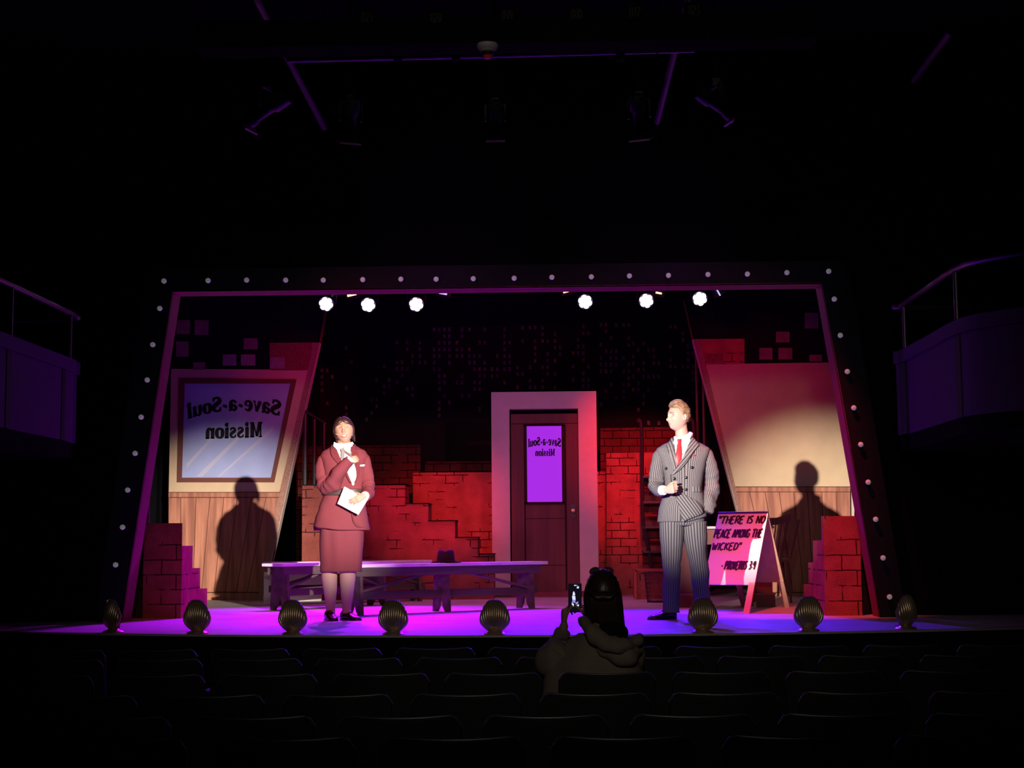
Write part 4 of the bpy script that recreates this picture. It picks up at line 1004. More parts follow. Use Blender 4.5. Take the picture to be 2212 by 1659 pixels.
# ------------------------------------------------------------------ A-frame sign
fr_ = F(1618, 1326); rear = F(1707, 1312)
rt = P(1655, 1107, (fr_.y + rear.y) / 2)
dF = (rear - fr_); dF.z = 0; mid = (fr_ + rear) / 2; ridgeR = V((mid.x, mid.y, rt.z))
axis = V((-dF.y, dF.x, 0)).normalized()
lo_, hi_ = 0.2, 1.0
for _ in range(30):
    m_ = (lo_ + hi_) / 2; q = ridgeR + axis * m_ - CAMP
    loc = CAM3.inverted() @ q; u_ = CX + FPX * loc.x / -loc.z
    if u_ > 1552: lo_ = m_
    else: hi_ = m_
SW = lo_
INKR = mat('dark red brown marker', (.045, .008, .012), .5)
t = thing('a_frame_sign', 'folding sign board with handwritten words about no peace among the wicked', 'sign', V((mid.x, mid.y, 0)) + axis * SW / 2)
def afp(base_r, s, h):                             # s metres along the ridge from its right end, h fraction down from the ridge
    top = ridgeR + axis * s; bot_ = V((base_r.x, base_r.y, 0)) + axis * s
    return top + (bot_ - top) * h
for base_r, nm, mm in ((fr_, 'front_board', M['signwhite']), (rear, 'rear_board', M['signwood'])):
    nrm = (afp(base_r, 0, 1) - afp(base_r, 0, 0)).cross(axis).normalized()
    if (nrm.y > 0) == (base_r is fr_): nrm = -nrm
    body = MB(); hb_ = .72
    body.prism([afp(base_r, 0, 0), afp(base_r, SW, 0), afp(base_r, SW, hb_), afp(base_r, 0, hb_)], -nrm * .014)
    bo = wb(body, nm, mm, t)
    for s in (0.0, SW - .055):
        lg = MB(); lg.prism([afp(base_r, s, hb_ - .02), afp(base_r, s + .055, hb_ - .02), afp(base_r, s + .055, 1), afp(base_r, s, 1)], -nrm * .02)
        wb(lg, 'leg', M['signwood'] if nm != 'front_board' else mat('red painted sign leg', (.62, .30, .26), .6), t)
    if nm == 'front_board':
        dn = (afp(base_r, 0, 1) - afp(base_r, 0, 0)); ln = dn.length; dn.normalize()
        org = afp(base_r, SW, 0) + nrm * .003; ac = -axis; H = ln * hb_
        def line(txt, s0, s1, vtop, vbot, sl=.1, pen=.15):
            hgt = (vbot - vtop) * H; mb = MB()
            hand_text(mb, txt, hgt, (s1 - s0) * SW, lambda a_, b_: org + ac * (s0 * SW + a_) + dn * (vbot * H - b_), -nrm * .002, pen * 1.3, sl); wb(mb, 'handwritten_line', INKR, bo)
        line('"THERE IS NO', .03, .98, .05, .155); line('PEACE AMONG THE', .01, .97, .24, .355, .1, .14); line('WICKED"', .02, .60, .43, .53); line('- PROVERBS 3:9', .28, .96, .69, .80, .1, .14)
hg = MB(); hg.tube([ridgeR, ridgeR + axis * SW], .012, 8); wb(hg, 'hinge', M['steel'], t)

# ------------------------------------------------------------------ desk, chair, waste basket
dY = 15.0
t = thing('desk', 'brown wooden desk half hidden behind the suited man and the sign', 'desk', V((P(1560, 1300, dY).x, dY, 0)))
x0, x1 = P(1466, 1200, dY).x, P(1668, 1200, dY).x; zt = P(1540, 1137, dY).z
wb(MB().box(((x0 + x1) / 2, dY + .3, zt - .012), (x1 - x0 + .05, .66, .024)), 'desk_top', M['desktop'], t)
wb(MB().box(((x0 + x1) / 2, dY + .04, zt - .10), (x1 - x0 - .02, .03, .15)), 'front_apron', M['deskwood'], t)
for a in (x0, x1 - .16):
    p = wb(MB().box((a + .08, dY + .2, zt / 2), (.16, .34, zt - .03)), 'pedestal', M['deskwood'], t)
    wb(MB().box((a + .08, dY + .2, .06), (.20, .40, .12)), 'foot_block', M['deskwood'], t)
    wb(MB().box((a + .08, dY + .2, .125), (.215, .415, .014)), 'foot_moulding', M['chairwood'], t)
cY = 15.6
t = thing('wooden_chair', 'dark wooden spindle-back chair behind the right end of the sign', 'chair', V((P(1672, 1300, 16.1).x, 16.1, 0)))
xa, xb = P(1664, 1130, 15.9).x, P(1709, 1130, 15.9).x; zt = P(1690, 1122, 15.9).z
tr = [(xa - .02, 16.0, zt - .02), ((xa + xb) / 2 - .02, 15.96, zt - .018), (xb, 15.9, zt + .02)]
mb = MB(); mb.loft([[V(p) + V((0, 0, .04)), V(p) + V((0, .02, .04)), V(p) + V((0, .02, -.035)), V(p) + V((0, 0, -.035))] for p in cr(tr, 5)]); wb(mb, 'top_rail', M['chairwood'], t)
sh_ = .45
for k, (dx, r_) in enumerate(((0.0, .008), (.06, .007), (.12, .007), (.165, .011), (-.12, .011))):
    mb = MB(); mb.tube([(xb - .03 - dx * .95, 15.92 + dx * .15, zt), (xb - .10 - dx * .8, 16.0, sh_)], r_ if k else .012, 8); wb(mb, 'spindle', M['chairwood'], t, True)
wb(MB().box((xb - .20, 16.2, sh_ - .015), (.40, .42, .03)), 'seat', M['chairwood'], t)
for dx in (-.17, .17):
    for dy_ in (-.17, .17):
        mb = MB(); mb.tube([(xb - .20 + dx, 16.2 + dy_, sh_ - .02), (xb - .20 + dx * 1.15, 16.2 + dy_ * 1.15, 0)], [.016, .012], 8); wb(mb, 'leg', M['chairwood'], t, True)
wc = F(1422, 1301)
t = thing('waste_basket', 'see-through dark mesh waste basket beside the man', 'waste basket', (wc.x, wc.y, 0))
zt = P(1420, 1237, wc.y).z; rt_top, rt_bot = .145, .115; nW = 44; mb = MB()
for k in range(nW):
    for s in (-1, 1):
        pts = [V((math.cos(2 * math.pi * k / nW + s * q * .5) * (rt_bot + (rt_top - rt_bot) * q), math.sin(2 * math.pi * k / nW + s * q * .5) * (rt_bot + (rt_top - rt_bot) * q), zt * q)) for q in (0, .33, .66, 1)]
        mb.tube(pts, .0011, 4, cap=False)
mb.build('mesh_wall', M['wire'], t)
for z, r in ((zt, rt_top), (0.008, rt_bot)):
    mb = MB(); mb.tube([V((math.cos(a * math.pi / 12) * r, math.sin(a * math.pi / 12) * r, z)) for a in range(25)], .006, 8); mb.build('rim', M['steel'], t, True)
MB().lathe([(.001, .004), (rt_bot, .004), (rt_bot, .008), (.001, .008)], 24).build('bottom', M['wire'], t)

# ------------------------------------------------------------------ theatre seats
def make_seat():
    t = thing('theatre_seat', '', 'seat', (0, 0, 0), 0)
    W2, H0, H1 = .240, -.50, 0.0
    def shell(y0, th, inset, top):
        mb = MB(); nx, nz = 14, 10; front, back = [], []
        for side in (0, 1):
            for j in range(nz + 1):
                q = j / nz; row = []
                for i in range(nx + 1):
                    f = i / nx * 2 - 1; a = abs(f)
                    corner = .045 * max(0, (a - .82) / .18) ** 2
                    zt = top - corner - .012 * (1 - f * f) 
                    z = H0 + (zt - H0) * q
                    x = f * (W2 - inset) * (1 - .012 * q)
                    y = y0 - .05 * q + .035 * (1 - f * f) * -1 + (th if side else 0)
                    row.append(V((x, y, z)))
                (back if side == 0 else front).append(row)
        rings = [b + f[::-1] for b, f in zip(back, front)]
        mb.loft(rings); return mb
    o = shell(0.0, .022, 0, 0.0).build('back_shell', M['seatshell'], t, True); bevel(o, .006)
    o = shell(0.024, .05, .008, -.012).build('backrest', M['seatcloth'], t, True); bevel(o, .01)
    tp = []
    for i in range(23):
        f = i / 11 - 1; a = abs(f); tp.append((f * .236, -.05 - .035 * (1 - f * f) + .012, -.045 * max(0, (a - .82) / .18) ** 2 - .012 * (1 - f * f) + .001))
    MB().tube(tp, .006, 8).build('highlight_tube', M['seatrim'], t, True)  # tube added along the top edge to catch the purple light
    o = MB().box((0, .28, -.46), (.44, .42, .09)).build('seat', M['seatcloth'], t); bevel(o, .03, 3)
    for s in (-1, 1):
        o = MB().box((s * .255, .24, -.27), (.034, .30, .03)).build('arm_rest', M['seatshell'], t); bevel(o, .01)
        MB().box((s * .256, .20, -.59), (.026, .16, .62)).build('standard', M['seatshell'], t)
    return t
ord_ = ['first', 'second', 'third', 'fourth', 'fifth', 'sixth', 'seventh', 'eighth', 'ninth', 'tenth', 'eleventh', 'twelfth', 'thirteenth', 'fourteenth', 'fifteenth', 'sixteenth']
ROWS = [(9.2, 741, .552, 1397, 'front row nearest the stage'), (8.55, 777, .552, 1418, 'second row'), (7.6, 825, .552, 1451, 'third row, that of the person filming'),
        (6.72, 732, .555, 1495, 'fourth row'), (5.95, 865, .558, 1541, 'fifth row'), (5.15, 980, .560, 1586, 'sixth row, nearest the camera')]
seat0 = make_seat(); first = True
for ri, (yy, u0, pitch, vtop, rn) in enumerate(ROWS):
    x0 = P(u0, vtop, yy).x; z = P(1106, vtop, yy).z
    k0 = math.ceil((-.361 * yy + .12 - x0) / pitch); k1 = math.floor((.309 * yy - .12 - x0) / pitch)
    for n_, k in enumerate(range(k0, k1 + 1)):
        lab = 'black theatre seat, %s from the left in the %s' % (ord_[n_], rn)
        loc = (x0 + k * pitch, yy, z)
        if first: seat0.location = loc; seat0['label'] = lab; seat0['group'] = 'empty theatre seats facing the stage'; first = False
        else: dup(seat0, loc, 0, lab, 'empty theatre seats facing the stage')
# ------------------------------------------------------------------ people
def G(x, s): return math.exp(-(x / s) ** 2)
def head_point(d, k=1.0, fem=False, mouth=0.0):
    """unit direction (x across, y forward, z up) -> point on a head about 0.235 m tall"""
    x, y, z = d
    rx, rz = (.074, .116) if not fem else (.078, .110)
    ry = .088 if y > 0 else .100
    px, py, pz = x * rx, y * ry, z * rz
    if z < 0:
        px *= 1 - (.26 if fem else .10) * (-z) ** (1.8 if fem else 2.6)
        if y < 0: py *= 1 - .55 * min(1, -z * 1.1)
        else: py *= 1 - .02 * z * z
    if z > .2: px *= 1 + .04 * (z - .2)
    if y > 0:
        f = min(1, y * 1.6)
        dy = 0.0
        nose = G(px, .0105) * (.013 * G(pz - .012, .020) + .030 * G(pz + .026, .0160)) + .008 * G(abs(px) - .011, .008) * G(pz + .031, .010)
        dy += nose
        dy += -.0125 * G(abs(px) - .031, .015) * G(pz - .012, .0110)
        dy += .0060 * G(abs(px) - .028, .022) * G(pz - .031, .008)
        dy += .0045 * G(abs(px) - .040, .020) * G(pz + .022, .018)
        dy += (.0065 * G(px, .022) * (G(pz + .053, .0065) + G(pz + .066 + mouth * .5, .0070))) - .004 * G(px, .022) * G(pz + .0595 + mouth * .25, .0035)
        dy += -.003 * G(px, .02) * G(pz + .079, .008)
        dy += (.015 if not fem else .006) * G(px, .024) * G(pz + .094, .020)
        if not fem: dy += .006 * G(pz + .075, .03) * G(px, .05)
        py += dy * f
    return V((px, py, pz)) * k
def head_grid(fem, k, mouth=0.0, nu=72, nv=56, f=None):
    rings = []
    for j in range(1, nv):
        th = math.pi * j / nv; rg = []
        for i in range(nu):
            ph = 2 * math.pi * i / nu
            d = (math.sin(th) * math.cos(ph), math.sin(th) * math.sin(ph), -math.cos(th))
            p = head_point(d, k, fem, mouth)
            if f: p = f(d, p)
            rg.append(p)
        rings.append(rg)
    return rings
def xf(rings, mx): return [[mx @ p for p in r] for r in rings]
def head_matrix(center, yaw, pitch=0.0, roll=0.0):
    """yaw 0 faces the camera (-y); positive turns the face to the viewer's left"""
    return Matrix.Translation(center) @ Matrix.Rotation(R(180) - R(yaw), 4, 'Z') @ Matrix.Rotation(R(pitch), 4, 'X') @ Matrix.Rotation(R(roll), 4, 'Y')
def add_head(mb, mx, fem, k=1.0, mouth=0.0):
    mb.loft(xf(head_grid(fem, k, mouth), mx))
    for s in (-1, 1):                              # ears: tilted rims with a hollow
        c = V((s * .0745 * k, -.012 * k, -.004 * k)); rt = mx.to_3x3() @ Matrix.Rotation(R(s * 22), 3, 'Z') @ Matrix.Rotation(R(-12), 3, 'X')
        pts = []
        for i in range(15):
            a = 2 * math.pi * i / 14; rr = 1.0
            pts.append(mx @ c + rt @ V((s * .005, math.cos(a) * .0145 * k * (1.12 if math.sin(a) > 0 else .8), math.sin(a) * .027 * k)))
        mb.tube(pts, .0042 * k, 8, cap=False)
        mb.ball(mx @ c, (.0045 * k, .0135 * k, .025 * k), 10, 8, rt)
def finger(mb, base, d0, nrm, lens, r, curls):
    """base joint, direction, palm-side normal (fingers curl towards it)"""
    ax = V(d0).cross(V(nrm)).normalized(); d = V(d0).normalized(); p = V(base); pts = [p.copy()]; rad = [r * 1.05]
    for i, (l, c) in enumerate(zip(lens, curls)):
        d = Matrix.Rotation(R(c), 3, ax) @ d
        pts.append(p + d * l * .5); rad.append(r * (1 - .06 * i) * .96)
        p = p + d * l; pts.append(p.copy()); rad.append(r * (1.0 - .09 * (i + 1)))
    pts.append(p + d * r * .5); rad.append(r * .4)
    mb.tube(pts, rad, 10); return p
def hand(mb, wrist, fwd, nrm, thumb, sc=1.0, curls=None, thumb_curl=(10, 20, 15), tdir=0.75, spread=3.0):
    """fwd: wrist to knuckles, nrm: out of the palm, thumb: side (unit) on which the thumb sits"""
    w = V(wrist); f = V(fwd).normalized(); n = V(nrm); n = (n - f * n.dot(f)).normalized(); t = V(thumb); t = (t - f * t.dot(f) - n * t.dot(n)).normalized()
    curls = curls or [(20, 25, 15)] * 4
    rg = []
    for q, hw, ht in ((-.012, .024, .019), (.0, .026, .018), (.03, .035, .0165), (.06, .041, .015), (.082, .040, .0125), (.090, .036, .009)):
        c = w + f * q * sc; rg.append([c + t * (math.copysign(abs(math.cos(a)) ** .7, math.cos(a)) * hw * sc) + n * (math.copysign(abs(math.sin(a)) ** .8, math.sin(a)) * ht * sc) for a in [2 * math.pi * i / 16 for i in range(16)]])
    mb.loft(rg)
    L = [(.040, .026, .020), (.045, .029, .021), (.042, .027, .021), (.033, .021, .018)]
    tips = []
    for i in range(4):
        off = (.030 - i * .0198) * sc
        dirf = (f + t * math.tan(R(spread * (1.5 - i)))).normalized()
        tips.append(finger(mb, w + f * (.080 - .003 * abs(i - 1.2)) * sc + t * off, dirf, n, [l * sc for l in L[i]], .0088 * sc * (1 if i < 3 else .88), curls[i]))
    td = (f * tdir + t * 1.0 + n * .25).normalized()
    ax = td
    tn = (n - td * n.dot(td)).normalized() * .7 - t * .5 + f * .1
    finger(mb, w + f * .022 * sc + t * .026 * sc + n * .004 * sc, td, tn, [.040 * sc, .032 * sc, .024 * sc], .0105 * sc, thumb_curl)
    return tips
def fused(mb, name, m, parent, vox=.0045, sm=3):
    o = mb.build(name, m, parent, 'all')
    r = o.modifiers.new('fuse', 'REMESH'); r.mode = 'VOXEL'; r.voxel_size = vox; r.use_smooth_shade = True
    s = o.modifiers.new('soft', 'SMOOTH'); s.factor = .5; s.iterations = sm
    return o
def sect(tab, z):
    """interpolate (z, cx, cy, rx, ry, e) rows"""
    if z <= tab[0][0]: return tab[0][1:]
    for a, b in zip(tab, tab[1:]):
        if z <= b[0]:
            t = (z - a[0]) / (b[0] - a[0]); t2 = t * t * (3 - 2 * t) * .5 + t * .5
            return tuple(p + (q - p) * t2 for p, q in zip(a[1:], b[1:]))
    return tab[-1][1:]
def sup(a, rx, ry, e):
    c, s = math.cos(a), math.sin(a)
    return math.copysign(abs(c) ** (2 / e), c) * rx, math.copysign(abs(s) ** (2 / e), s) * ry
def torso(mb, tab, nz=48, n=64, stripes=0, fold=0.0, fs=9.0, seed=0, yshear=None, hem=None, z0=None, z1=None, zf=.7):
    z0 = tab[0][0] if z0 is None else z0; z1 = tab[-1][0] if z1 is None else z1
    rings = []
    for j in range(nz + 1):
        z = z0 + (z1 - z0) * j / nz; cx, cy, rx, ry, e = sect(tab, z); rg = []
        for i in range(n):
            a = 2 * math.pi * i / n - math.pi / 2 + .0001
            x, y = sup(a, rx, ry, e)
            zz = z
            if hem: zz = z + hem(x, y) * max(0, 1 - (z - z0) / .18)
            q = V((cx + x, cy + y, zz))
            if fold:
                d = V((x / max(rx, .01), y / max(ry, .01), 0)).normalized()
                q += d * (noise.noise(V((q.x * fs, q.y * fs, q.z * fs * zf + seed))) * fold)
            rg.append(q)
        rings.append(rg)
    uvs = (lambda k, i: (i * stripes / n, k / nz)) if stripes else None
    mb.loft(rings, True, uvs); return mb
def sleeve(mb, pts, rad, n=28, stripes=0, fold=.006, fs=16, seed=0, sub=7, wrinkle=None, flat=1.0):
    data = [tuple(p) + (r,) for p, r in zip(pts, rad)]
    c = cr(data, sub); P3 = [V(q[:3]) for q in c]; rd = [q[3] for q in c]
    rings = []; prev = None
    for i, p in enumerate(P3):
        t = (P3[min(i + 1, len(P3) - 1)] - P3[max(i - 1, 0)]).normalized()
        if prev is None: x = t.cross(V((0, 1, 0))).normalized()
        else: x = (prev - t * prev.dot(t)).normalized()
        prev = x; y = t.cross(x); rg = []
        for k in range(n):
            a = 2 * math.pi * k / n; d = x * math.cos(a) + y * math.sin(a) * flat
            q = p + d * rd[i]
            amp = fold * (wrinkle(i / len(P3)) if wrinkle else 1)
            wv = math.sin(i * 1.3 + 2.6 * math.sin(a + seed) + seed + 3 * noise.noise(V((q.x * 7, q.y * 7, q.z * 7 + seed)))) * .22 + 1.5 * noise.noise(V((q.x * fs * .8, q.y * fs * .8, q.z * fs * .8 + seed)))
            q += d * wv * amp; rg.append(q)
        rings.append(rg)
    uvs = (lambda k, i: (i * stripes / n, k * .1)) if stripes else None
    mb.loft(rings, True, uvs); return mb
def front_y(tab, x, z, side=-1):
    cx, cy, rx, ry, e = sect(tab, z); f = min(.999, abs((x - cx) / rx)); return cy + side * ry * (1 - f ** e) ** (1 / e)
def cloth_panel(name, tab, poly, m, parent, off=.008, th=.004, rows=16, cols=10, uvfun=None, puff=0.0):
    """piece of cloth lying on the torso surface; poly = list of (z, xleft, xright) rows from top to bottom"""
    rings = []
    mb = MB(); n = len(poly)
    c = cr(poly, 5)
    for (z, xl, xr_) in c:
        rings.append([V((xl + (xr_ - xl) * i / cols, front_y(tab, xl + (xr_ - xl) * i / cols, z) - off - puff * math.sin(math.pi * i / cols), z)) for i in range(cols + 1)])
    uvs = None
    if uvfun: uvs = lambda k, i: uvfun(rings[k][min(i, cols)])
    mb.loft(rings, False, uvs, wrap=False)
    o = mb.build(name, m, parent, True)
    s = o.modifiers.new('s', 'SOLIDIFY'); s.thickness = th; s.offset = 0
    return o
def eye_set(root, mx, k, fem, gaze=0.0, squint=0.0, body=None):
    for s in (-1, 1):
        p = head_point((s * .41, .87, .10), k, fem)
        c = V((s * .0315 * k, p.y - .0035, .012 * k))
        e = MB(); r3 = mx.to_3x3()
        e.ball(mx @ c, (.0130 * k, .0095 * k, (.0052 - squint) * k), 14, 8, r3); eo = e.build('eye', M['eyewhite'], root, 'all')
        i_ = MB(); i_.ball(mx @ (c + V((gaze * .004, .0062 * k, -.0003))), ((.0068 * k), .0040 * k, (.0054 - squint) * k), 10, 6, r3); i_.build('iris', M['eyedark'], eo, 'all')
        b = MB(); pts = []
        for q in range(6):
            f = q / 5; bx = s * (.013 + .034 * f) * k; bz = ((.0305 if fem else .0265) + .0040 * math.sin(f * 2.2) + (0.003 * (1 - f) if fem else 0)) * k
            d = V((bx / .074, .0, bz / .116)); d.y = math.sqrt(max(.01, 1 - d.x ** 2 - d.z ** 2)); hp = head_point(tuple(d.normalized()), k, fem)
            pts.append(mx @ V((bx, hp.y + .001, bz)))
        b.tube(pts, [.002, .0030, .0032, .003, .0024, .0012], 6); b.build('eyebrow', M['browbrown'], root, True)
        l = MB(); pts = []                          # upper lid line
        for q in range(6):
            f = q / 5 * 2 - 1; pts.append(mx @ (c + V((f * .0135 * k, .0078 * k * (1 - .35 * f * f), (.0050 - squint) * k * (1 - .8 * f * f) + .0005))))
        l.tube(pts, [.0010, .0018, .0022, .0022, .0018, .0010], 6); l.build('eyelid_line', M['browbrown'], root, True)
def lips(root, mx, k, fem, openm=0.0):
    def surf(x, z):
        d = V((x / .074 / (.85), 0, z / .116)); d.y = math.sqrt(max(.02, 1 - d.x ** 2 - d.z ** 2)); return head_point(tuple(d.normalized()), k, fem).y
    w_ = (.0225 if not openm else .024) * k; zc = -.0595 * k - openm * .5
    up, lo = [], []
    for i in range(11):
        f = i / 10 * 2 - 1; x = f * w_; y = surf(x, zc) - .0005
        hh = openm * math.sqrt(max(0, 1 - f * f)) * (1.0 if openm else 0)
        up.append(mx @ V((x, y + .0005, zc + hh * .6 + .0022 * k * (1 - abs(f)) + openm * .2 * abs(f))))
        lo.append(mx @ V((x, y + .0000, zc - hh * .7 - .0025 * k * (1 - f * f) + openm * .2 * abs(f))))
    rr = [.0010 + .0024 * math.sqrt(max(0, 1 - (i / 10 * 2 - 1) ** 2)) for i in range(11)]
    a = MB(); a.tube(up, rr, 8); a.tube(lo, rr, 8); a.build('lips', M['lip'], root, 'all')
    if openm:
        b = MB(); n = 11
        cup = [mx @ (mx.inverted() @ p + V((0, -.0012, 0))) for p in up]; clo = [mx @ (mx.inverted() @ p + V((0, -.0012, 0))) for p in lo]
        b.loft([cup, clo], False, wrap=False); o = b.build('mouth', M['mouthdark'], root); s = o.modifiers.new('s', 'SOLIDIFY'); s.thickness = .002
        t = MB(); tu, tl2 = [], []
        for i in range(2, 9):
            pu = mx.inverted() @ up[i]; pl = mx.inverted() @ lo[i]
            tu.append(mx @ (pu + V((0, .0006, -.0008)))); tl2.append(mx @ (pu * .28 + pl * .72 + V((0, .0006, 0))))
        t.loft([tu, tl2], False, wrap=False); o = t.build('teeth', M['teeth'], root); s = o.modifiers.new('s', 'SOLIDIFY'); s.thickness = .002

# ---------------- the woman
ft = F(738, 1340)
wr = thing('person', 'woman with dark tied-back hair singing in maroon skirt suit, white blouse and black belt', 'person', (ft.x, ft.y, 0))
wr.scale = (1.027, 1.027, 1.027)
mxh = head_matrix(V((.018, -.040, 1.556)), -4, 10, 8)
body = MB(); add_head(body, mxh, True, .97, .011)
body.tube([(.010, .005, 1.36), (.012, -.002, 1.42), (.016, -.012, 1.50)], [.062, .054, .052], 20)
torso(body, [(.78, .0, .01, .14, .09, 2.2), (.95, .0, .01, .13, .085, 2.2), (1.08, .01, .0, .115, .075, 2.2), (1.25, .015, .0, .125, .08, 2.3), (1.36, .012, .0, .12, .06, 2.3), (1.41, .012, .0, .05, .045, 2)], 20, 32)
# legs
body.tube([(-.085, .0, .84), (-.095, .0, .62), (-.103, -.005, .47), (-.105, .012, .36), (-.098, .018, .24), (-.094, .012, .12), (-.092, .010, .07), (-.088, -.02, .04)], [.085, .075, .060, .063, .052, .036, .034, .03], 24)
body.tube([(.060, .0, .84), (.052, .0, .62), (.046, -.005, .47), (.046, .012, .36), (.042, .018, .24), (.040, .012, .12), (.040, .010, .07), (.060, -.012, .04)], [.085, .075, .060, .063, .052, .036, .034, .03], 24)
# arms under the sleeves
Lsh, Lel, Lwr = V((-.145, .01, 1.31)), V((-.115, -.06, 1.10)), V((.075, -.185, 1.290))
Rsh, Rel, Rwr = V((.165, .01, 1.31)), V((.212, -.02, 1.09)), V((.212, -.180, 1.012))
body.tube([Lsh, (Lsh + Lel) / 2, Lel, (Lel + Lwr) / 2, Lwr], [.036, .034, .030, .028, .023], 14)
body.tube([Rsh, (Rsh + Rel) / 2, Rel, (Rel + Rwr) / 2, Rwr], [.036, .034, .030, .028, .022], 14)
hand(body, Lwr + V((.0, .03, .0)), V((.75, .30, .35)), V((.15, .95, -.1)), V((-.3, -.1, .9)), .80, [(40, 50, 20)] * 4, (5, 10, 5), .7)
hand(body, Rwr + V((.0, -.040, .0)), V((-.84, -.08, -.42)), V((-.06, 1, -.03)), V((-.35, -.1, .9)), .80, [(4, 10, 6), (4, 12, 6), (5, 12, 6), (8, 14, 8)], (5, 5, 5), .9, 1.0)
fused(body, 'body', [M['skinw']], wr, .0045, 2)
# stockings over the legs (same legs, sheer nude)
for s, pts in ((-1, [(-.097, .0, .56), (-.103, -.005, .47), (-.105, .012, .36), (-.098, .018, .24), (-.094, .012, .12), (-.092, .010, .07), (-.086, -.02, .045)]), (1, [(.050, .0, .56), (.046, -.005, .47), (.046, .012, .36), (.042, .018, .24), (.040, .012, .12), (.040, .010, .07), (.060, -.012, .045)])):
    q = MB(); c = cr([tuple(p) + (r,) for p, r in zip(pts, [.071, .0635, .0665, .055, .039, .037, .033])], 5); q.tube([v[:3] for v in c], [v[3] for v in c], 24); q.build('stocking', M['stocking'], wr, 'all')
eye_set(wr, mxh, .97, True, 0, .0028); lips(wr, mxh, .97, True, .011)
# hair: centre-parted, swept back, low loose bunch
def whair(d, p):
    x, y, z = d
    hl = .50 - .34 * abs(x) ** .8 * 1.0          # hairline height at the front
    side = y < -.02 + .18 * max(0, z)
    m = 1.0 if (z > hl or (y < .12)) else 0.0
    # smooth edge
    a = max(0, min(1, (z - hl) / .10)); b = max(0, min(1, (.20 - y) / .14)); m = max(a, b)
    if z < -.5: m *= max(0, 1 - (-.5 - z) / .2)
    part = .010 * G(x - .05, .06) * max(0, z)
    strand = .0011 * math.sin(46 * math.atan2(x, z + .2) + 9 * y)
    th = (.014 + .010 * max(0, -y) + strand - part)
    return p * (1 + 0) + V(d) * (th * m - .012 * (1 - m))
h = MB(); h.loft(xf(head_grid(True, .97, 0, 96, 64, whair), mxh))
h.build('hair', M['hairdark'], wr, 'all')
hb2 = MB(); rr = random.Random(3)
for s in (-1, 1):
    for q in range(9):
        a0 = V((s * (.060 + rr.random() * .010), -.02 - rr.random() * .05, -.01 + rr.random() * .03)); a1 = a0 + V((s * (.002 + rr.random() * .006), -.02, -.03 - rr.random() * .02)); a2 = a1 + V((s * (-.006 + rr.random() * .01), .005, -.035 - rr.random() * .03))
        hb2.tube([mxh @ a0, mxh @ a1, mxh @ a2], [.009, .011, .003], 8)
hb2.ball(mxh @ V((0, -.105, -.03)), (.045, .035, .045), 16, 10)
hb2.build('loose_hair', M['hairdark'], wr, 'all')
mc = MB(); mc.tube([mxh @ V((.078, .0, -.012)), mxh @ V((.070, .035, -.030)), mxh @ V((.052, .066, -.046))], .0022, 6); mc.ball(mxh @ V((.050, .068, -.047)), .004, 8, 6)
mc.build('headset_microphone', M['mic'], wr, 'all')
# jacket
WT = [(.735, -.004, .0, .228, .150, 2.4), (.82, -.004, .0, .215, .145, 2.4), (.92, .004, .0, .196, .130, 2.3), (1.03, .014, .0, .170, .115, 2.3), (1.10, .018, .0, .168, .112, 2.3), (1.20, .018, .0, .180, .120, 2.4), (1.29, .018, .002, .188, .118, 2.6), (1.345, .018, .005, .202, .098, 2.7), (1.385, .016, .008, .178, .080, 2.5), (1.415, .014, .010, .125, .068, 2.3), (1.445, .013, .012, .078, .060, 2)]
jk = MB()
torso(jk, WT, 60, 84, 0, .012, 10, 3, zf=.45, hem=lambda x, y: (.035 * max(0, -x * 4) if y < 0 else 0))
jo = jk.build('jacket', M['maroon'], wr, 'all')
sl = MB()
sleeve(sl, [(-.125, .015, 1.345), (-.155, .012, 1.315), (-.165, -.01, 1.22), (-.140, -.045, 1.13), (-.095, -.085, 1.088), (-.045, -.135, 1.140), (.015, -.175, 1.225), (.092, -.195, 1.305)], [.030, .052, .060, .062, .064, .062, .054, .040], 32, 0, .010, 15, 2, wrinkle=lambda t: .35 + 1.4 * G(t - .55, .22))
sl.build('sleeve', M['maroon'], wr, 'all')
sl = MB()
sleeve(sl, [(.155, .015, 1.345), (.182, .012, 1.315), (.198, .0, 1.22), (.216, -.02, 1.13), (.226, -.05, 1.07), (.224, -.12, 1.025), (.214, -.180, 1.012)], [.030, .050, .054, .053, .053, .050, .044], 32, 0, .008, 15, 7, wrinkle=lambda t: .35 + 1.5 * G(t - .6, .2))
sl.build('sleeve', M['maroon'], wr, 'all')
cf = MB(); cf.tube([(.080, -.190, 1.292), (.100, -.194, 1.315)], [.034, .031], 20); cf.build('shirt_cuff', M['shirt'], wr, True)
cf = MB(); cf.tube([(.216, -.170, 1.014), (.205, -.198, 1.008)], [.036, .032], 20); cf.build('shirt_cuff', M['shirt'], wr, True)
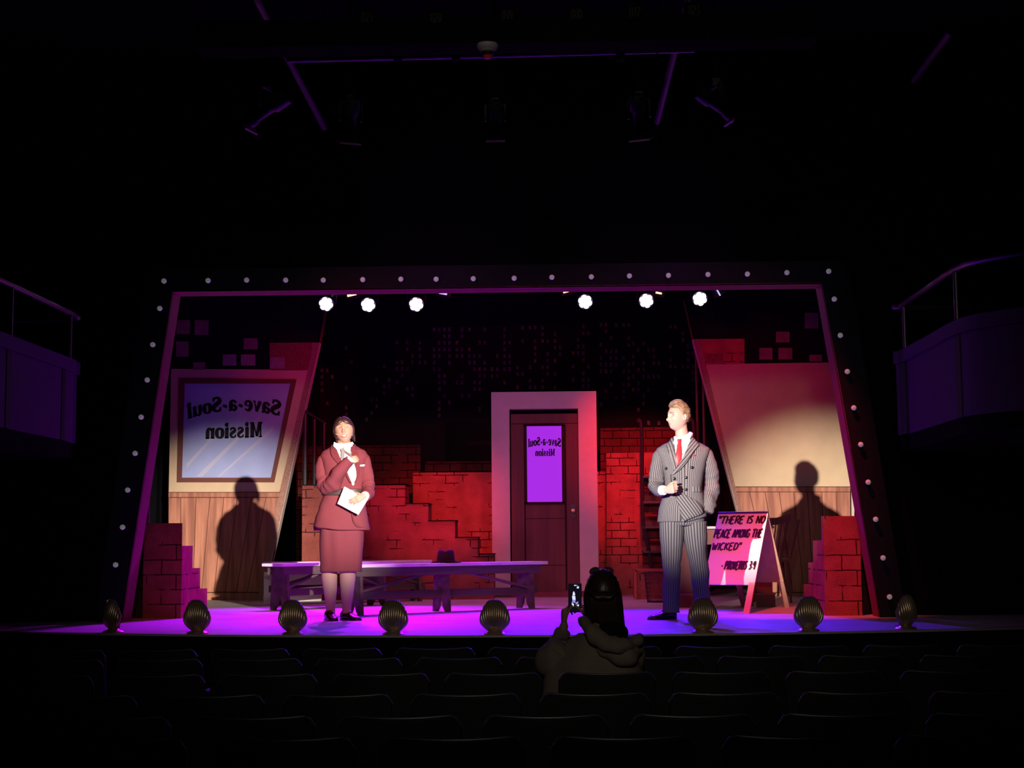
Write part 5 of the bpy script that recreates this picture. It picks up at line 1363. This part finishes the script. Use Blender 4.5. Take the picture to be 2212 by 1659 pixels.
# blouse front showing in the V, lapels, belt, pocket square
cloth_panel('blouse_front', WT, [(1.442, -.052, .085), (1.40, -.038, .082), (1.36, -.018, .088), (1.30, .012, .105), (1.25, .040, .122), (1.20, .062, .132), (1.15, .082, .128), (1.10, .100, .108)], M['shirt'], wr, .007, .006, puff=.006)
cl = MB()
for s, x0, x1 in ((-1, -.060, .012), (1, .092, .020)):
    cl.prism([V((x0, -.052, 1.462)), V((.014 + s * .004, -.082, 1.418)), V((.014 + s * .028, -.094, 1.378)), V((x0 + s * .004, -.068, 1.428))], (0, -.006, 0))
cl.tube([(.013 + math.cos(a) * .068, .008 + math.sin(a) * .056, 1.445 + .010 * math.sin(a)) for a in [i * math.pi / 12 for i in range(25)]], .015, 8)
cl.build('blouse_collar', M['shirt'], wr, True)
cloth_panel('lapel', WT, [(1.440, -.090, -.048), (1.40, -.088, -.040), (1.36, -.080, -.020), (1.32, -.055, .002), (1.27, -.010, .030), (1.22, .030, .054), (1.17, .055, .074), (1.12, .080, .096)], M['maroonlapel'], wr, .013, .007)
cloth_panel('lapel', WT, [(1.440, .082, .112), (1.40, .080, .128), (1.36, .086, .140), (1.32, .100, .150), (1.27, .118, .158), (1.22, .130, .156), (1.17, .132, .148), (1.12, .112, .124)], M['maroonlapel'], wr, .013, .007)
bw = MB()
bw.loft([[V((.020 + x, -.118 - z2 * .01, 1.392 + z2)) for x, z2 in ((-.014, .010), (.012, .018), (.016, -.008), (-.010, -.012))], [V((.020 + x, -.130 - z2 * .01, 1.392 + z2)) for x, z2 in ((-.014, .010), (.012, .018), (.016, -.008), (-.010, -.012))]])
bw.prism([V((.012, -.122, 1.392)), V((.038, -.122, 1.384)), V((.034, -.128, 1.318)), V((.008, -.128, 1.312))], (0, -.004, 0))
bw.prism([V((.022, -.124, 1.398)), V((.034, -.124, 1.380)), V((.104, -.140, 1.325)), V((.096, -.140, 1.352))], (0, -.004, 0))
bw.build('neck_ribbon', M['greybow'], wr)
be = MB(); rings = []
for z, o_ in ((1.020, .006), (1.024, .010), (1.068, .010), (1.072, .006)):
    cx, cy, rx, ry, e = sect(WT, z); rings.append([V((cx + sup(a, rx + o_, ry + o_, e)[0], cy + sup(a, rx + o_, ry + o_, e)[1], z)) for a in [2 * math.pi * i / 64 for i in range(64)]])
be.loft(rings, False); bo = be.build('belt', M['belt'], wr, True)
s = bo.modifiers.new('s', 'SOLIDIFY'); s.thickness = .004
bk = MB(); bk.box((.055, -.130, 1.045), (.05, .008, .05)); bk.build('belt_buckle', M['steel'], wr)
cloth_panel('pocket_square', WT, [(1.272, .186, .194), (1.264, .150, .195), (1.256, .149, .188)], M['shirt'], wr, .012, .004)
# front edge line of the peplum (the two fronts cut away)
cloth_panel('jacket_front_edge', WT, [(1.00, .075, .083), (.95, .085, .094), (.90, .094, .104), (.85, .100, .112), (.80, .112, .128), (.765, .135, .165), (.755, .165, .200)], M['maroonlapel'], wr, .010, .006)
# skirt
ST = [(.395, -.004, .0, .168, .115, 2.6), (.50, .0, .0, .172, .120, 2.5), (.65, .004, .0, .180, .125, 2.4), (.80, .004, .0, .180, .122, 2.4), (.95, .008, .0, .150, .10, 2.3)]
sk_ = MB(); torso(sk_, ST, 30, 84, 0, .016, 11, 11, zf=.22); sk_.build('skirt', M['maroon'], wr, 'all')
# shoes, toes towards the right
def shoe(root, heel, toe, w_, h_, name='shoe', laces=True, strap=False):
    heel = V(heel); toe = V(toe); f = (toe - heel); L = f.length; f.normalize(); s = V((-f.y, f.x, 0)); mb = MB(); rings = []
    for q, ww, hh, zz in ((0, .55, .55, 0), (.03, .75, .80, 0), (.12, .82, 1.0, 0), (.28, .80, .96, 0), (.42, .86, .74, 0), (.60, 1.0, .52, 0), (.78, .98, .42, 0), (.91, .78, .34, 0), (.98, .45, .24, 0), (1.0, .2, .15, 0)):
        c = heel + f * q * L; W = w_ * ww / 2; H = h_ * hh
        rings.append([c + s * (sup(a, W, 1, 2.6)[0]) + V((0, 0, H * (.5 + .5 * sup(a, 1, 1, 2.2)[1]) + .002)) for a in [2 * math.pi * i / 20 for i in range(20)]])
    mb.loft(rings); o = mb.build(name, M['leather'], root, 'all')
    so = MB(); pr = []
    for q, ww in ((-.01, .5), (.03, .8), (.15, .88), (.4, .86), (.62, 1.06), (.8, 1.02), (.93, .8), (1.01, .3)):
        pr.append((q, ww * w_ / 2))
    out = [heel + f * q * L + s * a + V((0, 0, .001)) for q, a in pr] + [heel + f * q * L - s * a + V((0, 0, .001)) for q, a in reversed(pr)]
    so.prism(out, (0, 0, .011)); so.build('sole', M['leather'], o)
    if laces:
        lm = MB()
        for q in (.34, .40, .46):
            c = heel + f * q * L + V((0, 0, h_ * (.98 - (q - .3) * 1.6))); lm.tube([c - s * w_ * .22, c + V((0, 0, .004)), c + s * w_ * .22], .0022, 6)
        lm.build('laces', M['leather'], o)
    return o
shoe(wr, (-.120, .035, 0), (-.035, -.165, 0), .088, .085)
shoe(wr, (.000, .045, 0), (.165, -.110, 0), .088, .085)
# booklet in her hand
bk = MB(); c0 = V((.118, -.262, 0))
cs = [(744, 1051), (729, 1088), (774, 1112), (795, 1078)]
wp = [P(u, v, ft.y - .212) for u, v in cs]
bt_ = thing('booklet', 'white booklet held in the singing woman hand', 'booklet', wp[3])
bb = MB(); bb.prism(wp, (0, .004, 0)); wb(bb, 'cover', M['paper'], bt_)
bb = MB(); bb.prism([p + V((0, .0045, 0)) for p in wp], (0, .005, 0)); wb(bb, 'pages', M['shirt'], bt_)

# ---------------- the man
mf = F(1478, 1338)
mr = thing('person', 'tall man in grey striped double-breasted suit and red tie, one hand in pocket', 'person', (mf.x, mf.y - .02, 0))
mxm = head_matrix(V((-.020, -.01, 1.668)), 62, 1, 0)
body = MB(); add_head(body, mxm, False, 1.03)
body.tube([(.018, .015, 1.40), (.014, .012, 1.48), (.004, .004, 1.57), (.002, .004, 1.64)], [.066, .056, .052, .048], 20)
torso(body, [(.78, .0, .01, .14, .09, 2.2), (.95, .0, .01, .13, .09, 2.2), (1.08, .01, .0, .125, .085, 2.2), (1.25, .01, .0, .145, .09, 2.3), (1.38, .015, .0, .15, .07, 2.3), (1.44, .015, .0, .06, .05, 2)], 20, 32)
body.tube([(-.085, .0, .86), (-.095, -.01, .70), (-.100, -.02, .48), (-.105, -.01, .30), (-.105, .0, .08)], [.085, .078, .055, .05, .04], 18)
body.tube([(.095, .02, .86), (.11, .04, .70), (.125, .06, .48), (.145, .10, .30), (.150, .13, .08)], [.085, .078, .055, .05, .04], 18)
Ls, Le, Lw = V((-.180, .0, 1.35)), V((-.215, -.02, 1.115)), V((-.158, -.215, 1.055))
Rs, Re, Rw = V((.205, .02, 1.35)), V((.245, .05, 1.11)), V((.180, -.02, .90))
body.tube([Ls, (Ls + Le) / 2, Le + V((0, 0, -.01)), V((-.195, -.11, 1.062)), Lw], [.034, .032, .028, .026, .025], 14)
body.tube([Rs, (Rs + Re) / 2, Re, (Re + Rw) / 2, Rw], [.036, .038, .034, .03, .025], 14)
hand(body, Lw + V((.008, -.010, -.002)), V((.60, -.62, .14)), V((.62, .62, .05)), V((-.05, .0, 1.0)), 1.0, [(62, 82, 40), (66, 84, 42), (70, 86, 42), (74, 86, 42)], (20, 28, 20), .9, 1.0)
fused(body, 'body', [M['skin']], mr, .0045, 2)
eye_set(mr, mxm, 1.03, False); lips(mr, mxm, 1.03, False)
def mhair(d, p):
    x, y, z = d
    hl = .60 - .10 * abs(x)
    a = max(0, min(1, (z - hl) / .08))
    back = .02 - .55 * 0
    edge = -.02 + (z - .05) * .55 if z > .05 else -.05 + (z) * .5   # side hairline in front of the ear climbs forward
    b = max(0, min(1, (edge + .12 - y) / .08)) if z > -.42 else 0
    m = max(a, b)
    if z < -.30: m *= max(0, 1 - (-.30 - z) / .14)
    if abs(x) > .72 and -.42 < z < .12 and y > -.32: m = 0            # round the ear
    wave = .0060 * noise.noise(V((x * 2.4, y * 2.4, z * 5))) + .0012 * math.sin(30 * z + 6 * y + 5 * x)
    quiff = .016 * max(0, z - .55) / .45 * (1 + .5 * y)
    th = .011 + quiff + wave + (.004 if z > .3 else 0)
    return p + V(d) * (th * m - .010 * (1 - m))
h = MB(); h.loft(xf(head_grid(False, 1.03, 0, 110, 72, mhair), mxm)); h.build('hair', M['hairblond'], mr, 'all')
MT = [(.80, .0, .005, .205, .135, 2.5), (.90, .0, .005, .195, .135, 2.5), (1.00, .008, .004, .172, .128, 2.5), (1.08, .012, .003, .152, .122, 2.5), (1.18, .014, .002, .165, .128, 2.5), (1.28, .016, .002, .186, .132, 2.6), (1.36, .018, .005, .214, .122, 2.8), (1.405, .018, .010, .222, .100, 2.8), (1.435, .018, .013, .178, .085, 2.5), (1.465, .018, .015, .118, .074, 2.2), (1.50, .018, .016, .076, .066, 2)]
jk = MB(); NS = 70
def mhem(x, y): return 0.04 * max(0, x - .03) / .15 if y < 0 else 0
torso(jk, MT, 64, 88, NS, .0055, 8, 5, hem=mhem); jk.build('jacket', M['stripe'], mr, 'all')
sl = MB(); sleeve(sl, [(-.150, .012, 1.385), (-.178, .008, 1.35), (-.196, .0, 1.26), (-.212, -.012, 1.17), (-.218, -.045, 1.10), (-.198, -.12, 1.06), (-.168, -.205, 1.055)], [.034, .054, .060, .058, .060, .054, .043], 36, 24, .008, 15, 3, wrinkle=lambda t: .3 + 1.6 * G(t - .6, .2)); sl.build('sleeve', M['stripe'], mr, 'all')
sl = MB(); sleeve(sl, [(.180, .016, 1.385), (.212, .014, 1.35), (.236, .02, 1.26), (.252, .035, 1.17), (.256, .040, 1.10), (.240, .02, 1.02), (.212, -.02, .945), (.186, -.045, .875)], [.034, .056, .062, .060, .062, .060, .056, .048], 36, 24, .012, 17, 9, wrinkle=lambda t: .4 + 1.6 * max(0, t - .3)); sl.build('sleeve', M['stripe'], mr, 'all')
cf = MB(); cf.tube([(-.178, -.196, 1.055), (-.164, -.222, 1.054)], [.042, .038], 20); cf.build('shirt_cuff', M['shirt'], mr, True)
# shirt, tie, collar, lapels
cloth_panel('shirt_front', MT, [(1.495, -.055, .060), (1.46, -.062, .072), (1.42, -.060, .058), (1.37, -.058, .030), (1.32, -.052, .000), (1.28, -.046, -.030)], M['shirt'], mr, .007, .005, puff=.003)
cl = MB()
cl.tube([(.018 + math.cos(a) * .066, .014 + math.sin(a) * .060, 1.505 + .014 * math.sin(a) + .020 * math.cos(a)) for a in [i * math.pi / 12 for i in range(25)]], [.020] * 25, 8, cap=False, flat=1.0)
cl.prism([V((-.048, -.052, 1.505)), V((-.024, -.080, 1.478)), V((-.050, -.112, 1.410)), V((-.072, -.076, 1.450))], (0, -.006, 0))
cl.prism([V((.084, -.034, 1.520)), V((-.012, -.082, 1.476)), V((.012, -.114, 1.392)), V((.060, -.080, 1.440))], (0, -.006, 0))
cl.build('shirt_collar', M['shirt'], mr, True)
tz_ = MB(); tabt = MT
def tie_ring(z, xl, xr_, off=.016): 
    y = min(front_y(MT, xl, min(z, 1.47)), front_y(MT, xr_, min(z, 1.47))); return [V((xl, y - off, z)), V(((xl + xr_) / 2, y - off - .008, z)), V((xr_, y - off, z)), V(((xl + xr_) / 2, y - off + .004, z))]
tz_.loft([tie_ring(1.480, -.038, -.002, .034), tie_ring(1.460, -.038, -.004, .036), tie_ring(1.442, -.032, -.010, .032), tie_ring(1.40, -.046, -.004, .024), tie_ring(1.35, -.058, -.004, .020), tie_ring(1.30, -.062, -.012, .016), tie_ring(1.26, -.056, -.030, .012)])
tz_.build('necktie', M['tie'], mr, True)
def suv(dx, dz): return lambda p: (p.x * dx + p.z * dz, p.z)
cloth_panel('lapel', MT, [(1.505, .062, .092), (1.47, .070, .118), (1.43, .052, .140), (1.405, .040, .118), (1.37, .024, .090), (1.32, -.002, .056), (1.27, -.034, .018), (1.22, -.070, -.030), (1.185, -.098, -.084)], M['stripe'], mr, .016, .008, uvfun=lambda p: (p.x * 34 + p.z * -30, 0))
cloth_panel('lapel', MT, [(1.495, -.080, -.056), (1.46, -.098, -.066), (1.42, -.132, -.066), (1.40, -.120, -.064), (1.36, -.108, -.060), (1.32, -.092, -.054), (1.27, -.080, -.046), (1.22, -.078, -.056)], M['stripe'], mr, .014, .008, uvfun=lambda p: (p.x * 42 + p.z * 10, 0))
# overlapping front edge, double-breasted buttons, pocket flap, welt and pocket square
cloth_panel('front_edge', MT, [(1.185, -.101, -.095), (1.12, -.100, -.094), (1.05, -.090, -.083), (1.00, -.068, -.060), (.93, -.040, -.032), (.87, -.030, -.022), (.81, -.028, -.020)], M['dash'], mr, .007, .004)
for x, z in ((-.135, 1.238), (.075, 1.242), (.024, 1.160), (-.072, 1.152), (.024, 1.062)):
    b = MB(); y = front_y(MT, x, z) - .010; b.ball((x, y, z), (.0125, .005, .0125), 14, 8); b.build('button', M['buttons'], mr, 'all')
cloth_panel('pocket_flap', MT, [(1.085, .075, .150), (1.062, .074, .151), (1.042, .074, .151)], M['stripe'], mr, .010, .005, uvfun=lambda p: (p.x * 43, 0))
cloth_panel('pocket_square', MT, [(1.350, .085, .098), (1.343, .078, .104), (1.338, .078, .102)], M['tie'], mr, .009, .003)
# the jacket skirt swept back by the pocketed arm: gathered fold and shadowed slit
cloth_panel('jacket_front_fold', MT, [(1.075, -.082, -.070), (1.05, -.080, -.040), (1.02, -.070, .010), (.985, -.058, .075), (.95, -.048, .130), (.91, -.038, .160), (.875, -.030, .168), (.855, -.022, .140), (.835, -.016, .085), (.815, -.012, .030), (.80, -.010, .000)], M['stripe'], mr, .012, .006, uvfun=lambda p: (p.x * 38 + p.z * 27, 0), puff=.010)
# trousers: one pair
tr_ = MB()
torso(tr_, [(.765, .006, .008, .150, .095, 2.2), (.785, .006, .008, .172, .110, 2.4), (.82, .006, .006, .180, .118, 2.5), (.95, .008, .004, .150, .112, 2.4)], 12, 72, 66)
LG = lambda pts, rad, sd: sleeve(tr_, pts, rad, 36, 26, .0075, 9, sd, 6, wrinkle=lambda t: .5 + .9 * G(t - .5, .2) + 1.3 * max(0, t - .8))
LG([(-.088, .0, .80), (-.092, -.004, .66), (-.096, -.012, .52), (-.100, -.018, .40), (-.104, -.012, .25), (-.108, -.004, .12), (-.108, -.006, .055)], [.105, .098, .082, .076, .072, .067, .066], 2)
LG([(.096, .010, .80), (.104, .018, .66), (.118, .035, .52), (.130, .050, .40), (.146, .085, .25), (.158, .115, .12), (.160, .122, .055)], [.105, .098, .082, .076, .074, .070, .068], 6)
to = tr_.build('trousers', M['stripe'], mr, 'all')
shoe(mr, (-.070, .045, 0), (-.300, -.055, 0), .100, .098); shoe(mr, (.170, .20, 0), (.115, -.075, 0), .100, .098)

# ---------------- the person filming in the third row
ay = 8.05
pc = P(1300, 1270, ay); FL = -.9
ar = thing('person', 'long-haired person seen from behind in a loose grey brown jacket, filming the stage', 'person', (P(1290, 1400, ay).x, ay, FL))
def L_(u, v, y): return P(u, v, y) - V(ar.location)
hc = P(1302, 1280, ay) - V(ar.location)
mxa = Matrix.Translation(hc) @ Matrix.Rotation(R(6), 4, 'Z') @ Matrix.Rotation(R(-4), 4, 'X')
zs = hc.z - .23
body = MB(); add_head(body, mxa, True, .98)
cx_ = L_(1288, 1400, ay).x
body.tube([(hc.x, -.02, hc.z - .06), (hc.x, .0, hc.z - .16), (cx_, .0, zs - .06)], [.05, .052, .07], 16)
torso(body, [(.45, cx_, .0, .15, .11, 2.3), (zs - .35, cx_, .0, .14, .10, 2.3), (zs - .10, cx_, .0, .15, .08, 2.3), (zs, cx_, .0, .08, .06, 2)], 14, 28)
for s in (-1, 1): body.tube([(cx_ + s * .09, .0, .50), (cx_ + s * .10, .33, .52), (cx_ + s * .11, .30, .08)], [.08, .060, .042], 14)
ph = P(1242, 1291, 8.42) - V(ar.location)            # phone centre
for s in (-1, 1): body.tube([(cx_ + s * .11, .28, .045), (cx_ + s * .11, .42, .03)], [.04, .03], 12)
LwA = L_(1219, 1350, 8.44); RwA = L_(1270, 1340, 8.44)
LsA = V((cx_ - .17, .02, zs - .06)); RsA = V((cx_ + .17, .02, zs - .06)); LeA = L_(1196, 1428, 8.30); ReA = L_(1330, 1420, 8.38)
body.tube([LsA, (LsA + LeA) / 2, LeA, (LeA + LwA) / 2, LwA], [.045, .042, .036, .03, .024], 12)
body.tube([RsA, (RsA + ReA) / 2, ReA, (ReA + RwA) / 2, RwA], [.045, .042, .036, .03, .024], 12)
hand(body, LwA, V((-.05, .18, 1.0)), V((1.0, .10, -.02)), V((.1, -1.0, .1)), .95, [(50, 60, 30), (54, 60, 30), (58, 62, 30), (62, 62, 30)], (10, 18, 12), 1.6, 2)
hand(body, RwA, V((-.22, .10, .9)), V((-1.0, .10, -.35)), V((-.1, -1.0, .1)), .95, [(50, 60, 30), (54, 62, 30), (58, 62, 30), (62, 64, 30)], (10, 18, 12), 1.3, 2)
fused(body, 'body', [M['skinaud']], ar, .0048, 2)
def ahair(d, p):
    x, y, z = d
    m = 1.0 if y < .55 else max(0, 1 - (y - .55) / .2)
    if z > .3: m = 1.0
    return p + V(d) * ((.014 + .0014 * math.sin(30 * math.atan2(x, z + .3))) * m - .01 * (1 - m))
h = MB(); h.loft(xf(head_grid(True, 1.0, 0, 96, 60, ahair), mxa))
h.build('hair', M['hairaud'], ar, 'all')
h = MB(); rr = random.Random(5)
for i in range(150):                                   # long straight hair in overlapping locks
    a = R(-112 + 224 * ((i * 0.618) % 1.0)); s_, c_ = math.sin(a), math.cos(a); lay = (i % 3) * .006
    zb_h = hc.z - (.185 if s_ > -.3 else .15) - .012 * rr.random() + .045 * max(0, -s_ - .35)
    fl = .012 * max(0, s_)
    p0 = (hc.x + s_ * (.080 - lay), -c_ * (.086 - lay) + .01, hc.z + .035 + .02 * c_)
    p1 = (hc.x + s_ * (.092 - lay), -c_ * (.092 - lay) + .004, hc.z - .03)
    p2 = (hc.x + .004 + s_ * (.091 - lay) + fl * .4, -c_ * (.078 - lay), hc.z - .10)
    p3 = (hc.x + .008 + s_ * (.086 - lay + .008 * rr.random()) + fl, -c_ * (.062 - lay) - .004, zb_h)
    q = cr([p0, p1, p2, p3], 3); n_ = len(q)
    h.tube(q, [.0095 * (1 - .75 * (k / (n_ - 1)) ** 3) * (.8 + .4 * ((i * 7) % 5) / 5) for k in range(n_)], 6)
h.build('long_hair', M['hairaud'], ar, 'all')
h = MB()
for k in range(10):
    f = k / 9 * 2 - 1; h.tube([(hc.x + f * .085, -.10 + .02 * abs(f), hc.z + .02 - .0 * k), (hc.x + f * .04, -.118, hc.z - .020), (hc.x + f * .012, -.122, hc.z - .032)], [.006, .009, .004], 8)
h.build('tied_back_hair', M['hairaud'], ar, 'all')
# sunglasses pushed up on the head
sg = thing('sunglasses', 'brown tinted sunglasses pushed up on the head of the person filming', 'sunglasses', P(1299, 1240, ay))
for s in (-1, 1):
    c = P(1299.5 + s * 14.5, 1234, ay + .02); mb = MB(); rings = []
    rt2 = Matrix.Rotation(R(s * 14), 3, 'Y') @ Matrix.Rotation(R(-12), 3, 'X')
    for rr_, dz in ((.0275, 0), (.024, .004), (.001, .006)):
        rings.append([c + rt2 @ V((math.cos(a) * rr_ * 1.0, dz, math.sin(a) * rr_ * .72)) for a in [2 * math.pi * i / 20 for i in range(20)]])
    mb.loft(rings); wb(mb, 'lens', M['glasses'], sg, True)
    mb = MB(); mb.tube([c + rt2 @ V((math.cos(a) * .028, 0, math.sin(a) * .0205)) for a in [2 * math.pi * i / 20 for i in range(21)]], .0022, 6, cap=False); wb(mb, 'rim', M['glasses'], sg, True)
mb = MB(); mb.tube([P(1292, 1233, ay), P(1300, 1231, ay + .01), P(1308, 1233, ay)], .0022, 6); wb(mb, 'bridge', M['glasses'], sg, True)
# loose jacket with hood
AT = [(.50, cx_ - .01, .0, .285, .19, 2.4), (zs - .36, cx_ - .01, .0, .285, .20, 2.4), (zs - .24, cx_ - .005, .01, .275, .19, 2.3), (zs - .14, cx_, .01, .245, .165, 2.2), (zs - .06, cx_ + .005, .01, .205, .135, 2.1), (zs - .015, cx_ + .005, .005, .165, .115, 2.1), (zs + .02, cx_ + .01, .0, .105, .09, 2)]
jk = MB(); torso(jk, AT, 44, 72, 0, .034, 6.5, 2); jk.build('jacket', M['hoodie'], ar, 'all')
sl = MB(); sleeve(sl, [(cx_ - .16, .0, zs - .05), (cx_ - .21, .06, zs - .13), (LeA.x - .0, LeA.y - .05, LeA.z + .02), (LeA.x + .01, LeA.y + .04, LeA.z + .06), tuple(LwA + V((-.01, -.01, -.035)))], [.08, .10, .088, .062, .040], 28, 0, .012, 12, 4); sl.build('sleeve', M['hoodie'], ar, 'all')
sl = MB(); sleeve(sl, [(cx_ + .16, .0, zs - .05), (cx_ + .17, .10, zs - .14), tuple(ReA), tuple((ReA + RwA) / 2), tuple(RwA + V((.02, .0, -.04)))], [.08, .09, .075, .058, .040], 28, 0, .012, 12, 8); sl.build('sleeve', M['hoodie'], ar, 'all')
hd = MB()
hp = [tuple(L_(u, v, y)) for u, v, y in ((1256, 1345, 8.10), (1262, 1340, 8.02), (1276, 1362, 7.93), (1302, 1385, 7.88), (1336, 1397, 7.87), (1364, 1392, 7.93), (1382, 1378, 8.02), (1380, 1374, 8.12))]
sleeve(hd, hp, [.016, .024, .034, .040, .040, .034, .026, .016], 24, 0, .014, 14, 3, 6)
hp = [tuple(V(p) + V((.01, .03, -.045))) for p in hp[2:7]]; sleeve(hd, hp, [.02, .040, .048, .040, .02], 24, 0, .016, 12, 8, 6)
hd.build('hood', M['hoodie'], ar, 'all')
sh = MB(); sh.ball(L_(1322, 1366, 7.99), (.085, .05, .055), 20, 12); sh.build('dark_shirt', M['drape'], ar, 'all')
se = MB(); q0 = []
for i in range(12):
    f = i / 11; z = zs - .10 - f * .28; x = cx_ - .055 + f * .09
    q0.append((x, front_y(AT, x, z) - .006, z))
se.tube(q0, .0035, 6); se.build('back_seam', M['hoodieseam'], ar, True)
# phone
po = thing('smartphone', 'black smartphone with lit screen held up by the person filming', 'phone', P(1242, 1291, 8.42))
pw, phh = .0725, .158; q = P(1242, 1291, 8.42)
rtp = Matrix.Rotation(R(1), 3, 'Y')
o = wb(MB().box(q, (pw, .009, phh), rtp), 'case', M['phone'], po); bevel(o, .004, 3)
wb(MB().box(q + V((0, -.005, 0)), (pw - .008, .001, phh - .010), rtp), 'screen', M['phonescreen'], po)
def psp(du, dv): return q + V((du, -.0062, dv))
mb = MB(); mb.prism([psp(-.013, .052), psp(-.005, .062), psp(.0, .04), psp(.004, .015), psp(.001, -.02), psp(-.004, -.05), psp(-.017, -.05), psp(-.019, -.01), psp(-.016, .02)], (0, .0006, 0)) if False else None
lit = MB()
for pl in ([(-.010, .032), (-.004, .034), (.001, .020), (-.001, .010), (-.013, .012)], [(-.016, .010), (.002, .008), (.003, -.012), (-.014, -.010)], [(-.018, -.026), (-.006, -.034), (-.008, -.048), (-.017, -.046)],
           [(-.004, .069), (.008, .069), (.008, .064), (-.004, .064)], [(.011, .068), (.014, .068), (.014, .065), (.011, .065)], [(.012, .060), (.022, .062), (.022, .050), (.010, .050)], [(.008, -.040), (.022, -.036), (.018, -.052), (.006, -.048)]):
    lit.prism([psp(*a) for a in pl], (0, .0006, 0))
sc_ = wb(lit, 'screen_picture', M['phonelit'], po)
lit = MB()
for pl in ([(-.014, -.010), (.003, -.012), (.002, -.028), (-.016, -.026)], [(.004, -.026), (.018, -.020), (.016, -.034), (.002, -.036)]): lit.prism([psp(*a) for a in pl], (0, .0006, 0))
wb(lit, 'screen_picture', M['phoneblue'], po)
